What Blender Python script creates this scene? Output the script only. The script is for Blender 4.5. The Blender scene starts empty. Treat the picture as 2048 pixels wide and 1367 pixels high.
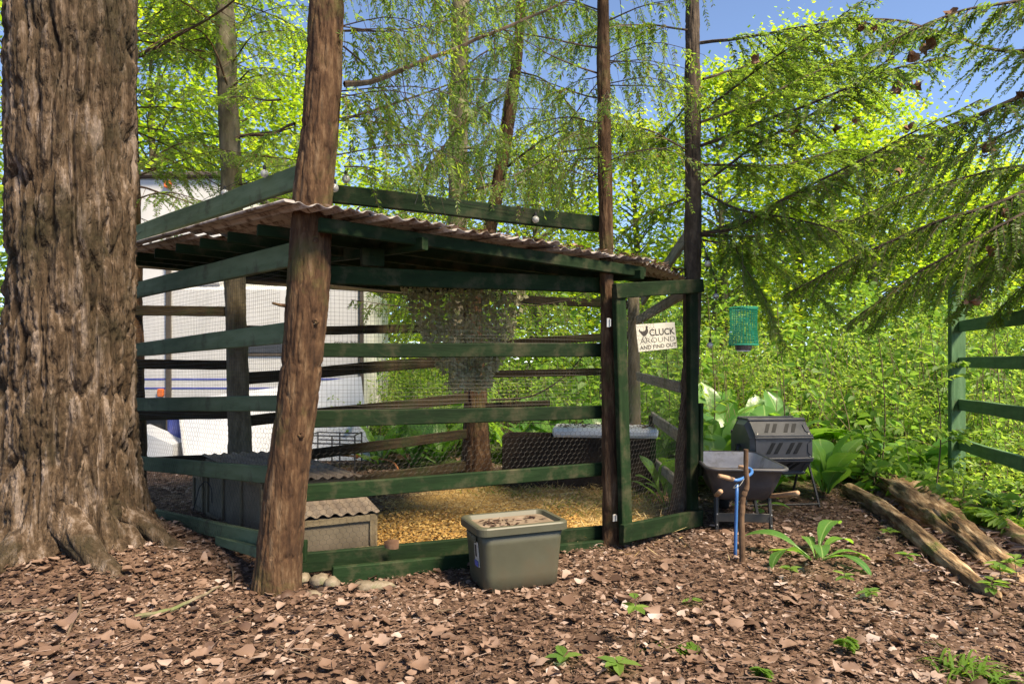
import bpy, math, random
import numpy as np
from mathutils import Vector, Matrix

# ------------------------------------------------------------------ camera, sky, sun, exposure
scn = bpy.context.scene
CAMZ, F, HZ, CX = 1.45, 1365.0, 722.0, 1024.0
cam_d = bpy.data.cameras.new('camera'); cam = bpy.data.objects.new('camera', cam_d)
scn.collection.objects.link(cam); scn.camera = cam
cam.location = (0, 0, CAMZ); cam.rotation_euler = (math.radians(90), 0, 0)
cam_d.sensor_width = 36; cam_d.lens = F / 2048 * 36
cam_d.shift_y = (HZ - 683.5) / 2048
cam_d.clip_start = 0.05; cam_d.clip_end = 2000

SUN_EL, SUN_AZ = math.radians(53), math.radians(130)    # azimuth clockwise from +Y; soft light from over the viewer's shoulder
world = bpy.data.worlds.new('World'); scn.world = world; world.use_nodes = True
wn = world.node_tree; wn.nodes.clear()
wo = wn.nodes.new('ShaderNodeOutputWorld'); wb = wn.nodes.new('ShaderNodeBackground')
sky = wn.nodes.new('ShaderNodeTexSky'); sky.sky_type = 'NISHITA'; sky.sun_disc = False
sky.sun_elevation = SUN_EL; sky.sun_rotation = SUN_AZ
sky.air_density = 0.5; sky.dust_density = 0.0; sky.ozone_density = 5.0
wb.inputs['Strength'].default_value = 0.115
wn.links.new(sky.outputs[0], wb.inputs[0]); wn.links.new(wb.outputs[0], wo.inputs[0])
sun_d = bpy.data.lights.new('sun', 'SUN'); sun = bpy.data.objects.new('sun', sun_d)
scn.collection.objects.link(sun)
sun_d.energy = 3.6; sun_d.angle = math.radians(16); sun_d.color = (1.0, 0.93, 0.82)
sv = Vector((math.sin(SUN_AZ) * math.cos(SUN_EL), math.cos(SUN_AZ) * math.cos(SUN_EL), math.sin(SUN_EL)))
sun.rotation_euler = sv.to_track_quat('Z', 'Y').to_euler(); sun.location = sv * 40
scn.view_settings.view_transform = 'Standard'; scn.view_settings.look = 'None'
scn.view_settings.gamma = 1; scn.view_settings.exposure = 1.85
scn.view_settings.use_white_balance = True; scn.view_settings.white_balance_temperature = 8000; scn.view_settings.white_balance_tint = 10
scn.render.engine = 'CYCLES'
scn.cycles.use_denoising = True
scn.cycles.max_bounces = 7; scn.cycles.diffuse_bounces = 5; scn.cycles.transmission_bounces = 4
scn.cycles.glossy_bounces = 3; scn.cycles.sample_clamp_indirect = 6

# ------------------------------------------------------------------ small maths
rng = np.random.default_rng(11)
def P(px, py, D):
    return np.array([(px - CX) / F * D, D, CAMZ - (py - HZ) / F * D])
def G(px, py, dz=0.0):
    D = (CAMZ) * F / (py - HZ)
    p = P(px, py, D); p[2] = gz(p[0], p[1]) + dz
    return p
def nz(v):
    v = np.asarray(v, float); return v / (np.linalg.norm(v, axis=-1, keepdims=True) + 1e-12)
def _h(ix, iy, iz):
    n = (ix * 374761393 + iy * 668265263 + iz * 2147483647 + 1013) & 0xFFFFFFFF
    n = ((n ^ (n >> 13)) * 1274126177) & 0xFFFFFFFF
    n = ((n ^ (n >> 16)) * 2246822519) & 0xFFFFFFFF
    return ((n ^ (n >> 15)) & 0xFFFF) / 32767.5 - 1.0
def vn(x, y, z=0.0):
    x, y, z = np.broadcast_arrays(np.asarray(x, float), np.asarray(y, float), np.asarray(z, float))
    fx, fy, fz = np.floor(x), np.floor(y), np.floor(z)
    ix, iy, iz = fx.astype(np.int64), fy.astype(np.int64), fz.astype(np.int64)
    u, v, w = x - fx, y - fy, z - fz
    u = u*u*(3-2*u); v = v*v*(3-2*v); w = w*w*(3-2*w)
    r = 0
    for a in (0, 1):
        for b in (0, 1):
            for c in (0, 1):
                r = r + (u if a else 1-u) * (v if b else 1-v) * (w if c else 1-w) * _h(ix+a, iy+b, iz+c)
    return r
def fbm(x, y, z=0.0, o=4):
    r, a, f = 0, 1.0, 1.0
    for i in range(o):
        r = r + a * vn(x*f + 17.3*i, y*f - 9.1*i, z*f + 4.7*i); a *= 0.5; f *= 2.03
    return r
BIG = (-3.30, 5.05)                     # the old tree's foot
def gz(x, y):
    """height of the forest floor"""
    x = np.asarray(x, float); y = np.asarray(y, float)
    r = np.hypot(x - BIG[0], y - BIG[1])
    z = 0.20 * np.exp(-(r / 0.95) ** 2) + 0.025 * fbm(x * 0.9, y * 0.9, 3.3, 3)
    z = z + 0.012 * fbm(x * 4.1, y * 4.1, 7.7, 3)
    far = np.clip((y - 14) / 20, 0, 1)
    return z + far * 0.25 * fbm(x * .12, y * .12, 1.5, 3)
def cr(pts, n):
    """Catmull-Rom through pts, n samples"""
    p = np.asarray(pts, float)
    if len(p) == 2:
        t = np.linspace(0, 1, n)[:, None]; return p[0] * (1-t) + p[1] * t
    q = np.vstack([2*p[0]-p[1], p, 2*p[-1]-p[-2]])
    m = len(p) - 1; t = np.linspace(0, m, n); i = np.minimum(t.astype(int), m-1); f = (t - i)[:, None]
    a, b, c, d = q[i], q[i+1], q[i+2], q[i+3]
    return .5*((2*b) + (c-a)*f + (2*a-5*b+4*c-d)*f*f + (3*b-a-3*c+d)*f**3)

# ------------------------------------------------------------------ materials
MATS = {}
def new_mat(name):
    m = bpy.data.materials.new(name); m.use_nodes = True; m.node_tree.nodes.clear(); MATS[name] = m
    nt = m.node_tree; return m, nt, nt.nodes, nt.links
def ramp(nd, cols, interp='LINEAR'):
    r = nd.new('ShaderNodeValToRGB'); cr_ = r.color_ramp; cr_.interpolation = interp
    n = len(cols)
    while len(cr_.elements) < n: cr_.elements.new(0.5)
    for i, c in enumerate(cols):
        if len(c) == 2: cr_.elements[i].position = c[0]; c = c[1]
        else: cr_.elements[i].position = i / max(1, n-1)
        cr_.elements[i].color = (*c, 1)
    return r
def solid(name, cols, scale=(1, 1, 1), ns=4.0, detail=6, rough=.8, bump=.15, bs=None, spec=.3, metal=0, rnd=0.0,
          dirt=None, dirt_scale=2.0, dirt_amt=(0.55, 0.7), rough2=None, bd=.01, coat=0):
    """a worn surface: noise through a colour ramp, optional blotches of dirt, fine relief"""
    m, nt, nd, lk = new_mat(name)
    out = nd.new('ShaderNodeOutputMaterial'); b = nd.new('ShaderNodeBsdfPrincipled'); lk.new(b.outputs[0], out.inputs[0])
    tc = nd.new('ShaderNodeTexCoord'); mp = nd.new('ShaderNodeMapping'); lk.new(tc.outputs['Object'], mp.inputs[0])
    mp.inputs['Scale'].default_value = scale
    n1 = nd.new('ShaderNodeTexNoise'); n1.inputs['Scale'].default_value = ns; n1.inputs['Detail'].default_value = detail
    n1.inputs['Roughness'].default_value = .65
    lk.new(mp.outputs[0], n1.inputs['Vector'])
    r = ramp(nd, cols); sp = nd.new('ShaderNodeMapRange'); sp.inputs[1].default_value = .30; sp.inputs[2].default_value = .70
    lk.new(n1.outputs[0], sp.inputs[0]); lk.new(sp.outputs[0], r.inputs[0]); col = r.outputs[0]
    if dirt is not None:
        n2 = nd.new('ShaderNodeTexNoise'); n2.inputs['Scale'].default_value = dirt_scale; n2.inputs['Detail'].default_value = 8
        n2.inputs['Roughness'].default_value = .7
        lk.new(tc.outputs['Object'], n2.inputs['Vector'])
        mr = nd.new('ShaderNodeMapRange'); mr.inputs[1].default_value = dirt_amt[0]; mr.inputs[2].default_value = dirt_amt[1]
        lk.new(n2.outputs[0], mr.inputs[0])
        mx = nd.new('ShaderNodeMixRGB'); lk.new(mr.outputs[0], mx.inputs[0]); lk.new(col, mx.inputs[1])
        mx.inputs[2].default_value = (*dirt, 1); col = mx.outputs[0]
    if rnd:
        oi = nd.new('ShaderNodeObjectInfo'); hs = nd.new('ShaderNodeHueSaturation')
        mr = nd.new('ShaderNodeMapRange'); mr.inputs[3].default_value = 1 - rnd; mr.inputs[4].default_value = 1 + rnd
        lk.new(oi.outputs['Random'], mr.inputs[0]); lk.new(mr.outputs[0], hs.inputs['Value'])
        lk.new(col, hs.inputs['Color']); col = hs.outputs[0]
    lk.new(col, b.inputs['Base Color'])
    b.inputs['Roughness'].default_value = rough; b.inputs['Specular IOR Level'].default_value = spec; b.inputs['Metallic'].default_value = metal
    b.inputs['Coat Weight'].default_value = coat
    if bump:
        bp = nd.new('ShaderNodeBump'); bp.inputs['Strength'].default_value = bump; bp.inputs['Distance'].default_value = bd
        n3 = nd.new('ShaderNodeTexNoise'); n3.inputs['Scale'].default_value = bs or ns * 3; n3.inputs['Detail'].default_value = 8
        lk.new(mp.outputs[0], n3.inputs['Vector']); lk.new(n3.outputs[0], bp.inputs['Height']); lk.new(bp.outputs[0], b.inputs['Normal'])
    return m
def leafy(name, cols, tcols, trans=.5, rough=.5, spec=.3, veins=False, objrnd=False):
    """leaf: each leaf's own shade from the 'rnd' face attribute; diffuse front, light passing through"""
    m, nt, nd, lk = new_mat(name)
    out = nd.new('ShaderNodeOutputMaterial'); b = nd.new('ShaderNodeBsdfPrincipled'); t = nd.new('ShaderNodeBsdfTranslucent')
    mx = nd.new('ShaderNodeMixShader'); mx.inputs[0].default_value = trans
    if objrnd:
        a = nd.new('ShaderNodeObjectInfo'); src = a.outputs['Random']
    else:
        a = nd.new('ShaderNodeAttribute'); a.attribute_name = 'rnd'; src = a.outputs['Fac']
    r1 = ramp(nd, cols); r2 = ramp(nd, tcols); lk.new(src, r1.inputs[0]); lk.new(src, r2.inputs[0])
    c1, c2 = r1.outputs[0], r2.outputs[0]
    if veins:
        tc = nd.new('ShaderNodeTexCoord'); n = nd.new('ShaderNodeTexNoise'); n.inputs['Scale'].default_value = 14; n.inputs['Detail'].default_value = 4
        lk.new(tc.outputs['Object'], n.inputs['Vector'])
        bp = nd.new('ShaderNodeBump'); bp.inputs['Strength'].default_value = .5; bp.inputs['Distance'].default_value = .01
        lk.new(n.outputs[0], bp.inputs['Height']); lk.new(bp.outputs[0], b.inputs['Normal'])
        sx = nd.new('ShaderNodeSeparateXYZ'); lk.new(tc.outputs['Object'], sx.inputs[0])
        ab = nd.new('ShaderNodeMath'); ab.operation = 'ABSOLUTE'; lk.new(sx.outputs[1], ab.inputs[0])
        mr = nd.new('ShaderNodeMapRange'); mr.inputs[1].default_value = .004; mr.inputs[2].default_value = .012
        mr.inputs[3].default_value = .7; mr.inputs[4].default_value = 0; lk.new(ab.outputs[0], mr.inputs[0])
        mm = nd.new('ShaderNodeMixRGB'); lk.new(mr.outputs[0], mm.inputs[0]); lk.new(c1, mm.inputs[1]); mm.inputs[2].default_value = (.28, .40, .14, 1)
        c1 = mm.outputs[0]
    lk.new(c1, b.inputs['Base Color']); lk.new(c2, t.inputs['Color'])
    b.inputs['Roughness'].default_value = rough; b.inputs['Specular IOR Level'].default_value = spec
    lk.new(b.outputs[0], mx.inputs[1]); lk.new(t.outputs[0], mx.inputs[2]); lk.new(mx.outputs[0], out.inputs[0])
    return m

solid('green_paint', [(0.0033, 0.011, 0.0033), (0.0055, 0.01705, 0.00495), (0.0099, 0.02475, 0.00825)], scale=(1, 6, 6), ns=3, rough=.8, bump=.4, bs=9, rnd=.2,
      dirt=(.050, .046, .026), dirt_scale=4, dirt_amt=(.50, .72), spec=.15, bd=.006)
solid('green_paint_lit', [(.062, .092, .050), (.085, .120, .068), (.105, .142, .086)], scale=(1, 6, 6), ns=3, rough=.85, bump=.4, bs=9, rnd=.15,
      dirt=(.05, .045, .03), dirt_scale=5, dirt_amt=(.54, .74), bd=.006, spec=.12)  # same green with the open-sky light on the left rails put into the colour
solid('fence_green', [(.050, .115, .055), (.075, .155, .076), (.10, .19, .10)], scale=(1, 6, 6), ns=3, rough=.8, bump=.4, bs=9, rnd=.12, bd=.006, spec=.15, dirt=(.06, .06, .035), dirt_scale=5, dirt_amt=(.55, .75))
solid('old_wood', [(.014, .010, .006), (.036, .027, .016), (.065, .050, .031)], scale=(.7, 9, 9), ns=4, rough=.9, bump=.5, bs=10, rnd=.25, bd=.01, dirt=(.02, .03, .012), dirt_scale=3, dirt_amt=(.5, .7), spec=.1)
solid('grey_wood', [(0.128, 0.116, 0.092), (0.208, 0.192, 0.16), (0.28, 0.264, 0.224)], scale=(.7, 9, 9), ns=4, rough=.9, bump=.5, bs=10, rnd=.15,
      dirt=(.09, .10, .05), dirt_scale=4, bd=.01)
solid('bark_old', [(0.0, (.016, .009, .005)), (.35, (.045, .027, .014)), (.58, (.092, .062, .040)), (.8, (.175, .135, .11))], scale=(7, 7, .9), ns=2.2,
      detail=10, rough=.95, bump=1.0, bs=10, bd=.03, dirt=(.026, .019, .008), dirt_scale=1.5, dirt_amt=(.48, .62))
solid('bark_red', [(0.0, (0.01716, 0.00792, 0.00396)), (.45, (0.05148, 0.02508, 0.01188)), (.65, (0.0825, 0.04488, 0.02244)), (.9, (0.1254, 0.0792, 0.0462))], scale=(5, 5, 1.1), ns=4,
      detail=9, rough=.95, bump=.8, bs=14, bd=.015, dirt=(.052, .052, .014), dirt_scale=1.6, dirt_amt=(.52, .66))
solid('bark_dark', [(.025, .018, .013), (.060, .043, .030), (.12, .09, .065)], scale=(4, 4, 1.5), ns=5, detail=8, rough=.95, bump=.6, bs=16, bd=.01)
solid('bark_grey', [(0.07, 0.056, 0.035), (0.133, 0.1085, 0.07), (0.203, 0.1715, 0.1225)], scale=(4, 4, 1.3), ns=4, detail=8, rough=.95, bump=.6, bs=14, bd=.01,
      dirt=(.10, .13, .045), dirt_scale=1.2, dirt_amt=(.5, .65))
solid('twig', [(.05, .034, .022), (.10, .07, .045), (.17, .125, .085)], ns=9, rough=.9, bump=.3)
solid('rot_log', [(0.0, (.040, .022, .011)), (.35, (.13, .078, .040)), (.6, (.26, .175, .10)), (.85, (.40, .30, .19))], scale=(1, 5, 5), ns=3, detail=9,
      rough=.95, bump=.9, bs=8, bd=.02, dirt=(.07, .085, .02), dirt_scale=2.4, dirt_amt=(.56, .68))
solid('tote_plastic', [(.050, .050, .032), (.060, .060, .039), (.072, .071, .048)], ns=3, rough=.5, bump=.05, dirt=(.075, .055, .032), dirt_scale=2.2,
      dirt_amt=(.5, .75), spec=.4)
solid('tote_dirt', [(.09, .065, .045), (.16, .12, .085), (.22, .17, .13)], ns=8, rough=.95, bump=.5)
solid('hutch_panel', [(.085, .070, .048), (.125, .102, .072), (.165, .136, .098)], ns=5, rough=.85, bump=.2, dirt=(.15, .13, .09), dirt_scale=9, dirt_amt=(.64, .75))
solid('hutch_trim', [(.10, .076, .045), (.15, .118, .072), (.20, .16, .10)], scale=(1, 4, 4), ns=4, rough=.85, bump=.3)
solid('sheet_brown', [(.14, .105, .078), (.21, .165, .125), (.28, .23, .18)], scale=(1, 1, 1), ns=4, rough=.8, bump=.2)
solid('sheet_grey', [(.24, .21, .19), (.36, .33, .31), (.46, .43, .415)], ns=3, rough=.7, bump=.15, dirt=(.075, .042, .025), dirt_scale=6, dirt_amt=(.47, .6))
solid('black_plastic', [(.020, .021, .023), (.028, .029, .032), (.040, .041, .045)], ns=6, rough=.28, bump=.06, spec=.6)
solid('barrow_plastic', [(.035, .035, .040), (.050, .050, .056), (.068, .068, .075)], ns=5, rough=.5, bump=.1, dirt=(.11, .09, .075), dirt_scale=3, dirt_amt=(.52, .7))
solid('black_metal', [(.012, .012, .012), (.02, .02, .02), (.03, .027, .024)], ns=8, rough=.5, bump=.1, spec=.5)
solid('barrow_glare', [(.24, .24, .27), (.32, .32, .35), (.40, .395, .42)], ns=4, rough=.6, bump=.1, dirt=(.14, .12, .10), dirt_scale=3, dirt_amt=(.55, .75))  # pale sky glare inside the tray put into the colour, dirt blotches over it
solid('tumbler_plastic', [(.050, .051, .056), (.065, .066, .072), (.082, .083, .090)], ns=6, rough=.3, bump=.06, spec=.6)
solid('rubber', [(.010, .010, .010), (.022, .021, .019)], ns=8, rough=.9, bump=.2, dirt=(.07, .055, .04), dirt_scale=5)
solid('handle_wood', [(.22, .13, .075), (.33, .205, .125), (.42, .28, .18)], scale=(1, 6, 6), ns=5, rough=.65, bump=.2)
solid('blue_metal', [(.020, .085, .25), (.028, .115, .32), (.04, .14, .36)], ns=6, rough=.4, bump=.1, spec=.5, dirt=(.06, .045, .035), dirt_scale=8, dirt_amt=(.6, .72))
solid('stick_bark', [(.045, .025, .014), (.10, .058, .034), (.16, .10, .06)], scale=(1, 1, .4), ns=9, rough=.95, bump=.6, bd=.01)
solid('sign_face', [(0.325, 0.3185, 0.273), (0.377, 0.3705, 0.325), (0.416, 0.4095, 0.364)], ns=5, rough=.6, bump=.03, dirt=(.36, .33, .24), dirt_scale=5)
solid('sign_ink', [(.022, .020, .018), (.035, .03, .028)], ns=5, rough=.7, bump=0)
solid('caravan_white', [(0.45, 0.45, 0.4387), (0.51, 0.51, 0.5025), (0.555, 0.555, 0.5513)], ns=1.5, rough=.35, bump=.02, spec=.5)
solid('panel_white', [(0.48, 0.504, 0.544), (0.56, 0.584, 0.616), (0.624, 0.64, 0.664)], ns=2, rough=.5, bump=.03)
solid('dark_trim', [(.06, .05, .04), (.09, .075, .06)], ns=5, rough=.6, bump=.05)
solid('blue_sheet', [(.05, .065, .22), (.08, .10, .34), (.20, .20, .40)], ns=3, rough=.6, bump=.1)
solid('orange_plastic', [(.55, .12, .03), (.65, .16, .04)], ns=5, rough=.35, bump=.02, spec=.5)
solid('rust', [(.20, .06, .02), (.36, .13, .05), (.50, .22, .10)], ns=12, rough=.8, bump=.3)
solid('stone', [(.07, .055, .035), (.15, .12, .085), (.25, .21, .165)], ns=7, rough=.9, bump=.6, bs=14, bd=.02, dirt=(.06, .075, .02), dirt_scale=6)
solid('wire', [(.030, .028, .024), (.055, .052, .046)], ns=12, rough=.6, bump=0, metal=.3)
solid('cable', [(.010, .010, .010), (.02, .02, .02)], ns=9, rough=.6, bump=0)
solid('steel', [(.35, .34, .32), (.5, .49, .46)], ns=12, rough=.45, bump=0, metal=.7)
solid('moss_ground', [(.03, .045, .012), (.06, .085, .02), (.10, .12, .03)], ns=6, rough=1, bump=.6)
solid('dead_leaf', [(.09, .045, .025), (.16, .085, .05), (.24, .14, .085)], ns=9, rough=.85, bump=.3, rnd=.35)
solid('soil', [(.02, .014, .010), (.045, .03, .02)], ns=8, rough=1, bump=.5)
leafy('hemlock_leaf', [(.035, .075, .018), (.058, .110, .022), (.09, .145, .030), (.11, .08, .036)],
      [(.16, .30, .035), (.24, .40, .045), (.34, .48, .055), (.22, .16, .05)], trans=.55)
leafy('cedar_leaf', [(.045, .095, .022), (.072, .13, .028), (.105, .16, .036), (.13, .085, .04)],
      [(.20, .38, .04), (.29, .48, .045), (.40, .55, .06), (.28, .18, .06)], trans=.55)
leafy('maple_leaf', [(0.085, 0.17, 0.022), (0.12, 0.215, 0.028), (0.16, 0.25, 0.035), (0.21, 0.27, 0.04)],
      [(0.3024, 0.54, 0.0324), (0.432, 0.648, 0.0432), (0.5832, 0.7344, 0.054), (0.7128, 0.756, 0.0756)], trans=.6)
leafy('far_leaf', [(.05, .10, .022), (.08, .14, .03), (.11, .17, .04)], [(.22, .38, .05), (.34, .48, .07), (.45, .55, .09)], trans=.55)
leafy('herb_leaf', [(0.066, 0.15, 0.0336), (0.102, 0.192, 0.0408), (0.138, 0.228, 0.0504), (0.18, 0.252, 0.06)],
      [(0.221, 0.442, 0.0585), (0.325, 0.559, 0.0715), (0.455, 0.663, 0.0845), (0.598, 0.702, 0.104)], trans=.5)
leafy('swamp_leaf', [(0.0609, 0.1668, 0.0406), (0.087, 0.2102, 0.0435), (0.1232, 0.2537, 0.05075)], [(0.224, 0.504, 0.056), (0.308, 0.616, 0.063), (0.42, 0.728, 0.07)], trans=.42,
      rough=.32, spec=.5, veins=True, objrnd=True)
leafy('fern_leaf', [(.07, .15, .025), (.10, .19, .03)], [(.28, .48, .05), (.38, .56, .06)], trans=.5)
leafy('litter_leaf', [(0, (.032, .018, .013)), (.2, (.080, .045, .031)), (.45, (.145, .088, .062)), (.65, (.205, .134, .101)), (.82, (.275, .202, .166)), (1, (.39, .32, .295))],
      [(.10, .05, .02), (.25, .14, .07)], trans=.12, rough=.6, spec=.35)
leafy('straw_leaf', [(.34, .18, .055), (.50, .31, .10), (.62, .44, .17), (.70, .58, .33)], [(0.4, 0.25, 0.08), (0.5, 0.36, 0.14)], trans=.2, rough=.7)
leafy('camo_cloth', [(.22, .23, .13), (.34, .35, .20), (.50, .50, .35), (.26, .20, .12)], [(.26, .28, .13), (.44, .44, .25)], trans=.35, rough=.9)
leafy('flytrap_net', [(.02, .30, .20), (.03, .38, .27)], [(.05, .55, .38), (.06, .62, .44)], trans=.45, rough=.5)
def ground_mat():
    m, nt, nd, lk = new_mat('forest_floor')
    out = nd.new('ShaderNodeOutputMaterial'); b = nd.new('ShaderNodeBsdfPrincipled'); lk.new(b.outputs[0], out.inputs[0])
    tc = nd.new('ShaderNodeTexCoord')
    n1 = nd.new('ShaderNodeTexNoise'); n1.inputs['Scale'].default_value = 16; n1.inputs['Detail'].default_value = 9; n1.inputs['Roughness'].default_value = .75
    lk.new(tc.outputs['Object'], n1.inputs['Vector'])
    base = ramp(nd, [(.25, (.030, .018, .012)), (.45, (.085, .050, .034)), (.58, (.15, .095, .068)), (.75, (.26, .19, .15))]); lk.new(n1.outputs[0], base.inputs[0])
    st = ramp(nd, [(.25, (.20, .11, .038)), (.5, (.42, .26, .09)), (.75, (.56, .42, .19))]); lk.new(n1.outputs[0], st.inputs[0])
    gr = ramp(nd, [(.3, (.020, .028, .010)), (.6, (.05, .07, .018)), (.8, (.08, .10, .03))]); lk.new(n1.outputs[0], gr.inputs[0])
    a1 = nd.new('ShaderNodeAttribute'); a1.attribute_name = 'straw'; a2 = nd.new('ShaderNodeAttribute'); a2.attribute_name = 'green'
    m1 = nd.new('ShaderNodeMixRGB'); lk.new(a1.outputs['Fac'], m1.inputs[0]); lk.new(base.outputs[0], m1.inputs[1]); lk.new(st.outputs[0], m1.inputs[2])
    m2 = nd.new('ShaderNodeMixRGB'); lk.new(a2.outputs['Fac'], m2.inputs[0]); lk.new(m1.outputs[0], m2.inputs[1]); lk.new(gr.outputs[0], m2.inputs[2])
    lk.new(m2.outputs[0], b.inputs['Base Color']); b.inputs['Roughness'].default_value = .95; b.inputs['Specular IOR Level'].default_value = .2
    bp = nd.new('ShaderNodeBump'); bp.inputs['Strength'].default_value = .9; bp.inputs['Distance'].default_value = .03
    lk.new(n1.outputs[0], bp.inputs['Height']); lk.new(bp.outputs[0], b.inputs['Normal'])
ground_mat()
def bulb_mat():
    m, nt, nd, lk = new_mat('bulb_glass')
    out = nd.new('ShaderNodeOutputMaterial'); g = nd.new('ShaderNodeBsdfGlossy'); t = nd.new('ShaderNodeBsdfTransparent'); mx = nd.new('ShaderNodeMixShader')
    d = nd.new('ShaderNodeBsdfDiffuse'); d.inputs[0].default_value = (.75, .74, .70, 1); m2 = nd.new('ShaderNodeMixShader'); m2.inputs[0].default_value = .38
    fr = nd.new('ShaderNodeFresnel'); fr.inputs[0].default_value = 2.2; g.inputs['Roughness'].default_value = .08
    lk.new(fr.outputs[0], mx.inputs[0]); lk.new(t.outputs[0], mx.inputs[1]); lk.new(g.outputs[0], mx.inputs[2])
    lk.new(mx.outputs[0], m2.inputs[1]); lk.new(d.outputs[0], m2.inputs[2]); lk.new(m2.outputs[0], out.inputs[0])
bulb_mat()

# ------------------------------------------------------------------ object helpers
COL = scn.collection
WM = {}
def link(o, parent=None, M=None):
    COL.objects.link(o); M = M or Matrix.Identity(4); WM[o.name] = M
    if parent is not None:
        o.parent = parent; o.matrix_local = WM[parent.name].inverted() @ M
    else: o.matrix_world = M
    return o
def tag(o, label=None, cat=None, group=None, kind=None):
    if label: o['label'] = label
    if cat: o['category'] = cat
    if group: o['group'] = group
    if kind: o['kind'] = kind
    return o
def thing(name, loc, label, cat, group=None, kind=None):
    o = bpy.data.objects.new(name, None); o.empty_display_size = .1
    link(o, None, Matrix.Translation(Vector(loc))); return tag(o, label, cat, group, kind)
def holder(name, loc, parent):
    """an Empty part that carries sub-parts"""
    o = bpy.data.objects.new(name, None); o.empty_display_size = .1
    return link(o, parent, Matrix.Translation(Vector(loc)))
def mesh_np(name, V, faces, rnd=None, smooth=False):
    """faces: list of (k, index array (n,k))"""
    me = bpy.data.meshes.new(name); V = np.asarray(V, np.float32)
    me.vertices.add(len(V)); me.vertices.foreach_set('co', V.ravel())
    faces = [f for f in faces if len(f)]
    tot = np.concatenate([np.full(len(f), f.shape[1], np.int32) for f in faces]); idx = np.concatenate([f.ravel() for f in faces]).astype(np.int32)
    st = np.concatenate([[0], np.cumsum(tot)[:-1]]).astype(np.int32)
    me.loops.add(len(idx)); me.loops.foreach_set('vertex_index', idx)
    me.polygons.add(len(tot)); me.polygons.foreach_set('loop_start', st)
    me.polygons.foreach_set('use_smooth', np.full(len(tot), bool(smooth)))
    me.update(calc_edges=True); me.validate()
    if rnd is not None:
        a = me.attributes.new('rnd', 'FLOAT', 'FACE'); a.data.foreach_set('value', np.asarray(rnd, np.float32))
    return me
class MB:
    """collects shapes; build() links them as one mesh object"""
    def __init__(s): s.v = []; s.f = {}; s.n = 0; s.r = {}; s.sm = False
    def add(s, V, faces, rnd=.5):
        V = np.asarray(V, float)
        for f in faces:
            f = np.asarray(f)
            if f.ndim == 1: f = f[None]
            s.f.setdefault(f.shape[1], []).append(f + s.n)
            r = np.broadcast_to(np.asarray(rnd, float), (len(f),)); s.r.setdefault(f.shape[1], []).append(r)
        s.v.append(V); s.n += len(V)
    def mesh(s, name, smooth=False, rnd=False):
        V = np.concatenate(s.v); ks = sorted(s.f)
        fs = [np.concatenate(s.f[k]) for k in ks]
        r = np.concatenate([np.concatenate(s.r[k]) for k in ks]) if rnd else None
        return mesh_np(name, V, fs, r, smooth)
    def build(s, name, mat, parent=None, smooth=False, rnd=False, M=None, center=True):
        if center and M is None:
            V = np.concatenate(s.v); lo = V.min(0); hi = V.max(0); c = (lo + hi) / 2
            s.v = [v - c for v in s.v]; M = Matrix.Translation(Vector(c))
        me = s.mesh(name, smooth, rnd); me.materials.append(MATS[mat])
        return link(bpy.data.objects.new(name, me), parent, M)
    # --- shapes
    def tube(s, pts, rad, k=6, caps=True, rnd=.5, ref=None, n=None):
        p = np.asarray(pts, float)
        if n: p = cr(p, n)
        m = len(p); rad = np.interp(np.linspace(0, 1, m), np.linspace(0, 1, len(np.atleast_1d(rad))), np.atleast_1d(rad))
        t = nz(np.gradient(p, axis=0)); r0 = np.array([0.12, 0.31, .94]) if ref is None else np.asarray(ref, float)
        if abs(np.dot(nz(t.mean(0)), nz(r0))) > .9: r0 = np.array([.9, .37, .12])
        a = nz(np.cross(t, r0)); b = np.cross(t, a); th = np.arange(k) / k * 2 * np.pi
        V = p[:, None] + rad[:, None, None] * (np.cos(th)[None, :, None] * a[:, None] + np.sin(th)[None, :, None] * b[:, None])
        i = np.arange(m-1)[:, None] * k; j = np.arange(k)[None]; j2 = (j + 1) % k
        q = np.stack([i + j, i + j2, i + k + j2, i + k + j], -1).reshape(-1, 4)
        fs = [q]
        if caps and k > 4: fs += [np.arange(k)[::-1][None], (np.arange(k) + (m-1)*k)[None]]
        elif caps and k == 4: fs[0] = np.vstack([q, np.arange(4)[::-1][None], (np.arange(4) + (m-1)*4)[None]])
        elif caps: fs += [np.arange(k)[::-1][None], (np.arange(k) + (m-1)*k)[None]]
        s.add(V.reshape(-1, 3), fs, rnd)
    def box(s, c, size, R=None, ch=0.0, rnd=.5):
        """box with chamfered long edges; R 3x3 columns = local axes"""
        hx, hy, hz = np.asarray(size, float) / 2; R = np.eye(3) if R is None else np.asarray(R)
        if ch <= 0:
            V = np.array([[x, y, z] for x in (-hx, hx) for y in (-hy, hy) for z in (-hz, hz)])
            F_ = np.array([[0, 1, 3, 2], [4, 6, 7, 5], [0, 4, 5, 1], [2, 3, 7, 6], [0, 2, 6, 4], [1, 5, 7, 3]])
            s.add(V @ R.T + c, [F_], rnd); return
        prof = np.array([[-hy+ch, -hz], [hy-ch, -hz], [hy, -hz+ch], [hy, hz-ch], [hy-ch, hz], [-hy+ch, hz], [-hy, hz-ch], [-hy, -hz+ch]])
        pin = prof * (1 - ch / min(hy, hz)) if min(hy, hz) > ch else prof
        rings = [np.c_[np.full(8, -hx), pin], np.c_[np.full(8, -hx+ch), prof], np.c_[np.full(8, hx-ch), prof], np.c_[np.full(8, hx), pin]]
        V = np.concatenate(rings); q = []
        for i in range(3):
            for j in range(8): q.append([i*8+j, i*8+(j+1) % 8, i*8+8+(j+1) % 8, i*8+8+j])
        s.add(V @ R.T + c, [np.array(q), np.arange(8)[::-1][None], (np.arange(8)+24)[None]], rnd)
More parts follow.
